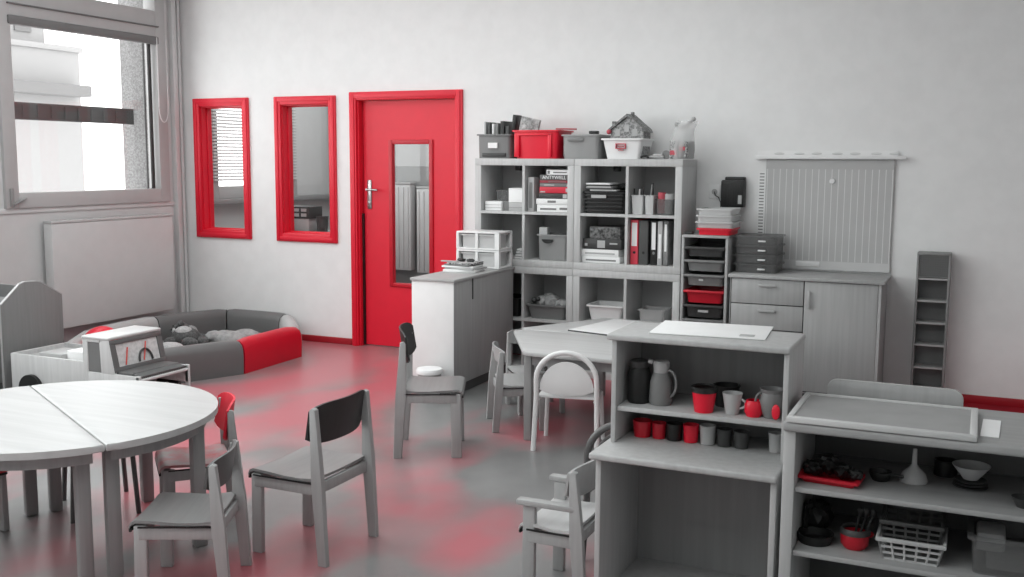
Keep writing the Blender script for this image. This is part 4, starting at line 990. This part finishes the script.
b = MB(); b.lathe([(.041, 0), (.042, .005), (.036, .026), (.016, .045), (.0085, .055), (.006, .105), (.004, .105), (.006, .054), (.014, .042), (.033, .022), (.038, .0)], (3.312, -3.91, z1_), 26)
thing(b, 'funnel', M_light, 'pale upturned funnel on the upper counter shelf', 'funnel')
for i in range(3):
    b = MB(); b.lathe([(0, 0), (.03, 0), (.052 - .002 * i, .007), (.050 - .002 * i, .009), (.028, .003), (0, .003)], (3.475, -3.90, z1_ + .009 * i), 28)
    thing(b, 'toy_plate', mat('plate_dark', 70, .3), ['bottom', 'middle', 'top'][i] + ' dark toy plate of the pile under the white bowl', 'plate', 'dark toy plates under the bowl')
b = MB(); b.lathe([(0, 0), (.022, 0), (.026, .006), (.056, .044), (.052, .044), (.023, .008), (0, .006)], (3.475, -3.90, z1_ + .028), 28); thing(b, 'toy_bowl', M_light, 'pale toy bowl on the dark plates', 'bowl')
b = MB(); b.lathe([(0, 0), (.02, 0), (.035, .03), (.033, .03), (.018, .005), (0, .005)], (3.62, -4.03, z1_), 24); thing(b, 'toy_bowl', M_dark, 'dark toy bowl at the right edge on the upper counter shelf', 'bowl')
b = MB(); b.lathe([(0, 0), (.035, 0), (.035, .05), (.03, .05), (.03, .005), (0, .005)], (3.40, -3.79, z1_), 24); thing(b, 'toy_pan', M_black, 'black toy pot at the back between funnel and plates', 'pot')
# lower shelf
z2_ = .3685
b = MB(); b.lathe([(0, 0), (.05, 0), (.058, .03), (.052, .03), (.046, .006), (0, .006)], (3.035, -4.02, z2_), 24); b.tube([(3.0, -3.99, z2_ + .03), (2.99, -3.93, z2_ + .09)], .007, 8)
thing(b, 'toy_frying_pan', M_black, 'black toy frying pan at the left of the lower counter shelf', 'pan')
b = MB(); b.ball((3.03, -3.93, z2_ + .06), .045, .05, .05, noise=.2); thing(b, 'dark_soft_toy', M_black, 'dark lump of toy food behind the frying pan', 'toy')
vessel('toy_cooking_pot', 'red toy cooking pot holding black utensils on the lower shelf', 'pot', 3.155, -4.02, z2_, [(0, 0), (.030, 0), (.042, .014), (.044, .05), (.040, .05), (.036, .014), (0, .008)], M_redd, ((.036, .062), .03, .045, (.8, .6), .005), ([(.040, .048), (.047, .048), (.047, .056), (.040, .066), (.036, .06)], M_dark))
for i in range(3):
    b = MB(); b.cyl((3.15 + .012 * i, -4.015, z2_ + .012), (3.165 + .02 * i, -3.99, z2_ + .105), .004); b.ball((3.165 + .02 * i, -3.99, z2_ + .108), .010, .004, .014); thing(b, 'toy_utensil', M_black, ['leftmost', 'middle', 'rightmost'][i] + ' black toy utensil standing in the red cooking pot', 'utensil', 'black toy utensils in the red pot')
def basket(label, x0, x1, y0, y1, z0, z1, m, t=.18, nx=5, nz=3, wt=.006):
    b = MB(); cx = (x0 + x1) / 2; cy = (y0 + y1) / 2; hx = (x1 - x0) / 2; hy = (y1 - y0) / 2
    def P(u, v, f):   # u,v in -1..1 , f 0..1 height
        k = 1 - t * (1 - f); return Vector((cx + hx * k * u, cy + hy * k * v, z0 + (z1 - z0) * f))
    for j in range(nz + 1):
        f = j / nz * .86 + .02; w_ = wt * (1.3 if j in (0, nz) else 1)
        C_ = [P(-1, -1, f), P(1, -1, f), P(1, 1, f), P(-1, 1, f)]
        for i in range(4): b.beam(C_[i], C_[(i + 1) % 4], .003, w_ * 1.2)
    for (a0, a1) in (((-1, -1), (1, -1)), ((1, -1), (1, 1)), ((1, 1), (-1, 1)), ((-1, 1), (-1, -1))):
        for i in range(nx + 1):
            s_ = i / nx; u = a0[0] + (a1[0] - a0[0]) * s_; v = a0[1] + (a1[1] - a0[1]) * s_
            b.beam(P(u, v, .02), P(u, v, .9), wt, .004 if abs(v) == 1 else wt)
    k = 1 - t; b.box(cx - hx * k, cx + hx * k, cy - hy * k, cy + hy * k, z0, z0 + .004)
    b2 = [(x0 - .006, x1 + .006, y0 - .006, y0 + .004), (x0 - .006, x1 + .006, y1 - .004, y1 + .006), (x0 - .006, x0 + .004, y0, y1), (x1 - .004, x1 + .006, y0, y1)]
    for q in b2: b.box(q[0], q[1], q[2], q[3], z1 - .013, z1, .002)
    return thing(b, 'plastic_basket', m, label, 'basket', 'nested baskets on the lower counter shelf')
basket('pale slotted basket on the lower counter shelf, bottom of the two', 3.228, 3.415, -4.09, -3.92, z2_, z2_ + .072, M_light)
basket('dark slotted basket nested in the pale one', 3.236, 3.407, -4.083, -3.927, z2_ + .058, z2_ + .125, M_dark, t=.1)
g = root('clear_box', 'large clear plastic box at the right end of the lower counter shelf', 'box', (3.6, -3.98, z2_))
b = MB(); b.frustum(3.475, 3.76, -4.10, -3.84, z2_, z2_ + .115, .05); build(b, 'tub_body', mat('clear_box_plastic', 120, .2, alpha=.38), g)
b = MB(); b.box(3.53, 3.70, -4.05, -3.9, z2_ + .008, z2_ + .04, .005); thing(b, 'toy_bricks_box', M_mid, 'grey cardboard pack inside the large clear box', 'pack')
b = MB(); b.box(3.50, 3.58, -4.0, -3.88, z2_ + .042, z2_ + .10, .01); thing(b, 'pale_packet', M_light, 'pale packet at the left inside the large clear box', 'packet')

# ------------------------------------------------------------------ soft play pit
pit = root('soft_play_pit', 'padded grey ring pit with one red side in the far left corner', 'play pit', (-2.1, -1.0, 0))
V = [(-1.404, -1.361), (-1.433, -.618), (-1.92, -.06), (-2.63, -.06), (-2.93, -.72), (-2.88, -1.48), (-2.45, -2.12), (-1.69, -2.02)]
mats = [M_foamr, M_foaml, M_foamd, M_foamd, M_foaml, M_foaml, M_foamd, M_foamd]
T = .13; n = len(V)
def inset(i, dist):
    p = Vector((V[i][0], V[i][1])); a = Vector(V[i - 1]) ; c = Vector(V[(i + 1) % n])
    e1 = (p - a).normalized(); e2 = (c - p).normalized()
    n1 = Vector((-e1.y, e1.x)); n2 = Vector((-e2.y, e2.x))
    bis = (n1 + n2).normalized(); return p + bis * (dist / max(.3, bis.dot(n1)))
# interior lies left of the travel direction
prof = [(0, 0), (-.004, .12), (0, .19), (.012, .225), (.04, .248), (.065, .253), (.09, .248), (.118, .225), (.13, .19), (.134, .12), (.13, 0)]
for i in range(n):
    j = (i + 1) % n; b = MB()
    L0 = []; L1 = []
    for (q, z) in prof:
        p0 = inset(i, q); p1 = inset(j, q); u = (p1 - p0).normalized()
        L0.append((p0 + u * .006, z)); L1.append((p1 - u * .006, z))
    rows = []
    for k in range(9):
        t = k / 8; row = []
        for (p0, z), (p1, _) in zip(L0, L1):
            p = p0.lerp(p1, t); zz = z - (.012 * (abs(2 * t - 1) ** 8) if z > .15 else 0); row.append(b.bm.verts.new((p.x, p.y, zz)))
        rows.append(row)
    m_ = len(prof)
    for A, B in zip(rows, rows[1:]):
        for k in range(m_): b.bm.faces.new((A[k], A[(k + 1) % m_], B[(k + 1) % m_], B[k]))
    b.bm.faces.new(rows[0][::-1]); b.bm.faces.new(rows[-1])
    build(b, 'pad', mats[i], pit, {0: 'red pad'}.get(i), angle=45)
b = MB(); b.prism([tuple(inset(i, T + .004)) for i in range(n)], 'z', 0, .04, .005); build(b, 'floor_mat', M_foamd, pit)
# teddy
td = root('teddy_bear', 'grey plush bear with pale belly lying in the play pit', 'teddy', (-2.42, -.84, .04))
b = MB(); b.ball((-2.42, -.84, .115), .13, .10, .085); b.ball((-2.54, -.76, .15), .075, .07, .07); b.ball((-2.59, -.71, .20), .025); b.ball((-2.51, -.80, .215), .025)
b.ball((-2.31, -.92, .09), .08, .045, .045); b.ball((-2.28, -.82, .085), .08, .045, .045); b.ball((-2.48, -.95, .09), .045, .07, .04); b.ball((-2.37, -.72, .09), .045, .07, .04)
build(b, 'body', M_fur, td)
b = MB(); b.ball((-2.42, -.86, .165), .08, .06, .045); b.ball((-2.56, -.81, .155), .03, .03, .025); build(b, 'belly_patch', M_fur2, td)
b = MB(); b.ball((-2.575, -.835, .165), .009); b.ball((-2.53, -.825, .19), .007); b.ball((-2.59, -.80, .19), .007); build(b, 'face', M_black, td)
b = MB(); b.ball((-2.14, -.66, .10), .19, .12, .065, noise=.06); b.ball((-2.03, -.56, .12), .12, .09, .05, noise=.08); b.ball((-2.22, -.72, .12), .09, .07, .045, noise=.08); b.ball((-1.95, -.50, .10), .09, .07, .035, noise=.08)
thing(b, 'blanket', M_cloth, 'pale crumpled blanket heaped in the middle of the play pit', 'blanket')
b = MB(); b.ball((-2.33, -1.12, .085), .12, .09, .04, noise=.05); thing(b, 'small_cushion', M_fur2, 'small white cushion in front of the grey bear', 'cushion')
b = MB(); b.ball((-2.62, -.62, .11), .10, .09, .06, noise=.08); thing(b, 'grey_cushion', M_cloth, 'rounded grey cushion behind the bear, at the left pad', 'cushion')
b = MB(); b.ball((-2.42, -1.72, .19), .145); thing(b, 'red_ball', M_redp, 'red ball at the left of the play pit behind the toy truck', 'ball')

# ------------------------------------------------------------------ wooden toy truck
tk = root('toy_truck', 'big wooden ride-in toy truck behind the round table', 'toy truck', (-1.65, -2.49, 0))
M_tw = mat('truck_wood', 205, .5, 'wood'); yN, yF_ = -2.70, -2.26
b = MB(); b.box(-2.19, -1.55, yN, yN + .018, .07, .318, .004); build(b, 'side_panel', M_tw, tk)
b = MB(); b.box(-2.19, -1.55, yF_ - .018, yF_, .07, .318, .004); build(b, 'side_panel', M_tw, tk)
b = MB(); b.box(-2.195, -2.175, yN + .018, yF_ - .018, .07, .318, .004); build(b, 'rear_panel', M_tw, tk)
b = MB(); b.box(-2.18, -1.53, yN + .018, yF_ - .018, .09, .108); build(b, 'bed_floor', M_tw, tk)
for yy in (yN, yF_ - .02):
    b = MB()
    # cab side with a window hole: four bars plus the lower sheet
    b.box(-1.555, -1.512, yy, yy + .02, .07, .466, .004); b.prism([(-1.405, .255), (-1.295, .255), (-1.338, .466), (-1.415, .466)], 'y', yy, yy + .02, .003)
    b.box(-1.515, -1.40, yy, yy + .02, .445, .466, .003); b.box(-1.515, -1.10, yy, yy + .02, .15, .258, .003); b.box(-1.515, -1.40, yy, yy + .02, .07, .15, .003); b.box(-1.13, -1.098, yy, yy + .02, .0, .262, .006)
    build(b, 'cab_side', M_tw, tk)
b = MB(); b.box(-1.512, -1.40, yN + .006, yN + .012, .255, .447); build(b, 'side_window_panel', M_mid, tk)
b = MB(); b.box(-1.56, -1.335, yN - .004, yF_ + .004, .462, .482, .008, 3); build(b, 'roof', mat('truck_pale', 205, .4), tk)
Mx = Matrix.Translation((-1.338, 0, .462)) @ Matrix.Rotation(-.22, 4, 'Y')
b = MB()
b.box(-.012, .004, yN + .004, yF_ - .004, -.20, -.17, .003, 2, Mx); b.box(-.012, .004, yN + .004, yF_ - .004, -.03, .0, .003, 2, Mx); b.box(-.012, .004, yN + .004, yN + .045, -.17, -.03, .0, 2, Mx); b.box(-.012, .004, yF_ - .045, yF_ - .004, -.17, -.03, 0, 2, Mx)
ws = build(b, 'windscreen_frame', mat('truck_dark', 100, .5), tk)
b = MB(); b.box(-.010, -.004, yN + .04, yF_ - .04, -.175, -.025, 0, 2, Mx); build(b, 'windscreen_panel', mat('dial_card', 215, .6, c2=190, scale=4), ws)
b = MB(); yc0 = -2.43
b.tube([Mx @ Vector((.003, yc0 + .055 * math.cos(PI * i / 10), -.165 + .075 * math.sin(PI * i / 10))) for i in range(11)], .007, 6); build(b, 'steering_wheel_print', M_dark, ws)
b = MB(); b.beam(Mx @ Vector((.004, yN + .10, -.165)), Mx @ Vector((.004, yN + .135, -.06)), .008, .003); b.beam(Mx @ Vector((.006, yc0 - .02, -.16)), Mx @ Vector((.006, yc0 + .02, -.045)), .008, .003); build(b, 'red_needles', mat('needle_red', (200, 70, 60), .5), ws)
b = MB(); b.box(-1.31, -1.17, yN + .022, yF_ - .022, .252, .272, .004)
for i in range(24):
    yy = yN + .03 + (yF_ - yN - .075) * i / 23; b.cyl((-1.18, yy + .007, .262), (-1.108, yy + .007, .252), .0085, .0085, 8)
build(b, 'ribbed_bonnet', mat('bonnet_grey', 92, .55), tk)
b = MB(); b.box(-1.135, -1.10, yN, yF_, .222, .242, .008, 3); build(b, 'front_rail', mat('truck_pale', 205, .4), tk)
b = MB(); b.box(-1.40, -1.38, yN + .02, yF_ - .02, .07, .25); build(b, 'footwell', M_mid, tk)
for x in (-2.0, -1.3):
    for yy in (yN - .028, yF_ + .003):
        b = MB(); b.cyl((x, yy, .098), (x, yy + .025, .098), .098, .098, 30); wh = build(b, 'wheel', M_black, tk)
        b = MB(); b.cyl((x, yy - .004, .098), (x, yy + .0, .098), .03); build(b, 'hub', M_light, wh)
# load
for i, (x0, x1, y0, y1, z0, z1, mm, lb_) in enumerate(((-1.98, -1.78, -2.66, -2.46, .11, .335, M_light, 'pale box at the front of the truck bed'), (-1.78, -1.59, -2.62, -2.40, .11, .355, M_paper, 'white open box beside the cab in the truck bed'), (-1.80, -1.62, -2.38, -2.28, .11, .36, M_white, 'white packet at the far side of the truck bed'), (-2.13, -2.0, -2.6, -2.35, .11, .30, M_light, 'pale pack at the rear end of the truck bed'))):
    b = MB(); b.box(x0, x1, y0, y1, z0, z1, .006); thing(b, 'toy_box', mm, lb_, 'box')
b = MB(); b.box(-1.72, -1.60, -2.50, -2.47, .357, .38, .004); thing(b, 'black_case', M_black, 'flat black case on the white box in the truck bed', 'case')

# ------------------------------------------------------------------ gabled book unit
gb = root('gabled_book_stand', 'house-shaped grey book stand at the left edge behind the truck', 'book stand', (-2.65, -2.45, 0))
GP = [(-2.70, 0), (-2.70, .625), (-2.55, .745), (-2.51, .755), (-2.42, .750), (-2.385, .742), (-2.215, .64), (-2.215, 0)]
for a in (-2.268, -3.05):
    b = MB(); b.prism(GP, 'x', a, a + .018, .003); build(b, 'gable_panel', M_gable, gb)
    b = MB()
    for p, q in zip(GP[1:6], GP[2:7]): b.beam((a + .009, p[0], p[1] + .001), (a + .009, q[0], q[1] + .001), .020, .006)
    b.beam((a + .009, -2.701, 0), (a + .009, -2.701, .625), .006, .020)
    build(b, 'edge_band', M_light, gb)
b = MB(); b.box(-3.03, -2.268, -2.47, -2.45, .03, .72); build(b, 'centre_panel', M_mid, gb)
b = MB(); b.beam((-2.65, -2.66, .40), (-2.65, -2.50, .66), .76, .012, 0, (1, 0, 0)); build(b, 'slanted_shelf', M_mid, gb)
b = MB(); b.box(-3.03, -2.268, -2.69, -2.66, .40, .47, .004); build(b, 'front_rail', M_tw, gb)
b = MB(); b.box(-3.03, -2.268, -2.66, -2.22, .02, .04); build(b, 'base_panel', M_dark, gb)
for i, (x, mm, lb_) in enumerate(((-2.42, M_mid, 'grey picture book nearest the gable in the book stand'), (-2.62, M_light, 'pale picture book in the book stand'), (-2.82, M_dark, 'dark picture book at the far left in the book stand'))):
    b = MB(); Mx = Matrix.Translation((x, -2.648, .475)) @ Matrix.Rotation(-R(30), 4, 'X'); b.box(-.08, .08, -.012, .0, 0, .20, .002, 2, Mx); thing(b, 'picture_book', mm, lb_, 'book', 'books in the gabled stand')

# ------------------------------------------------------------------ light
w = bpy.data.worlds.new('sky'); SC.world = w; w.use_nodes = True
w.node_tree.nodes['Background'].inputs[0].default_value = (1, 1, 1, 1); w.node_tree.nodes['Background'].inputs[1].default_value = 3.2
def area(name, loc, rot, sx, sy, power, spread=PI):
    l = bpy.data.lights.new(name, 'AREA'); l.shape = 'RECTANGLE'; l.size = sx; l.size_y = sy; l.energy = power; l.spread = spread; l.color = (.945, 1, .995)
    o = bpy.data.objects.new(name, l); COL.objects.link(o); o.location = loc; o.rotation_euler = rot; return o
for k, (y0, y1) in enumerate(WL[:4]):
    area('window_light', (XL + .12, (y0 + y1) / 2, 2.15), (0, -PI / 2 , 0), 1.7, y1 - y0 - .1, [30, 30, 28, 7][k])
area('window_light', (XL + .12, 1.0, 2.1), (0, -PI / 2, 0), 1.4, 1.2, 14)
area('ceiling_fill', (-1.6, 1.2, ZC - .05), (0, 0, 0), 2.4, 1.2, 34)  # added fill to brighten the hall, no fixture there
area('ceiling_fill', (.0, -2.6, ZC - .05), (0, 0, 0), 4.0, 2.6, 75)  # added soft overhead fill, no fixture behind it
area('ceiling_fill', (.8, -6.4, ZC - .05), (0, 0, 0), 4.5, 2.6, 85)  # added frontal fill near the camera, likewise without a fixture
SC.view_settings.view_transform = 'Standard'; SC.view_settings.look = 'None'; SC.view_settings.exposure = 0; SC.view_settings.gamma = 1

# ------------------------------------------------------------------ camera
cam = bpy.data.cameras.new('camera'); co = bpy.data.objects.new('camera', cam); COL.objects.link(co); SC.camera = co
cam.sensor_width = 36; cam.lens = 36 * 1029.064 / 1024; cam.clip_start = .05; cam.clip_end = 200
yaw, pitch, roll = R(24.5754547), R(7.10502569), R(0.32214181)
Fv = Vector((-math.sin(yaw) * math.cos(pitch), math.cos(yaw) * math.cos(pitch), -math.sin(pitch)))
rv = Vector((math.cos(yaw), math.sin(yaw), 0)); uv = rv.cross(Fv)
RR = rv * math.cos(roll) + uv * math.sin(roll); UU = -rv * math.sin(roll) + uv * math.cos(roll)
Mc = Matrix(((RR.x, UU.x, -Fv.x, 3.46558682), (RR.y, UU.y, -Fv.y, -7.29440992), (RR.z, UU.z, -Fv.z, 1.56899069), (0, 0, 0, 1)))
co.matrix_world = Mc
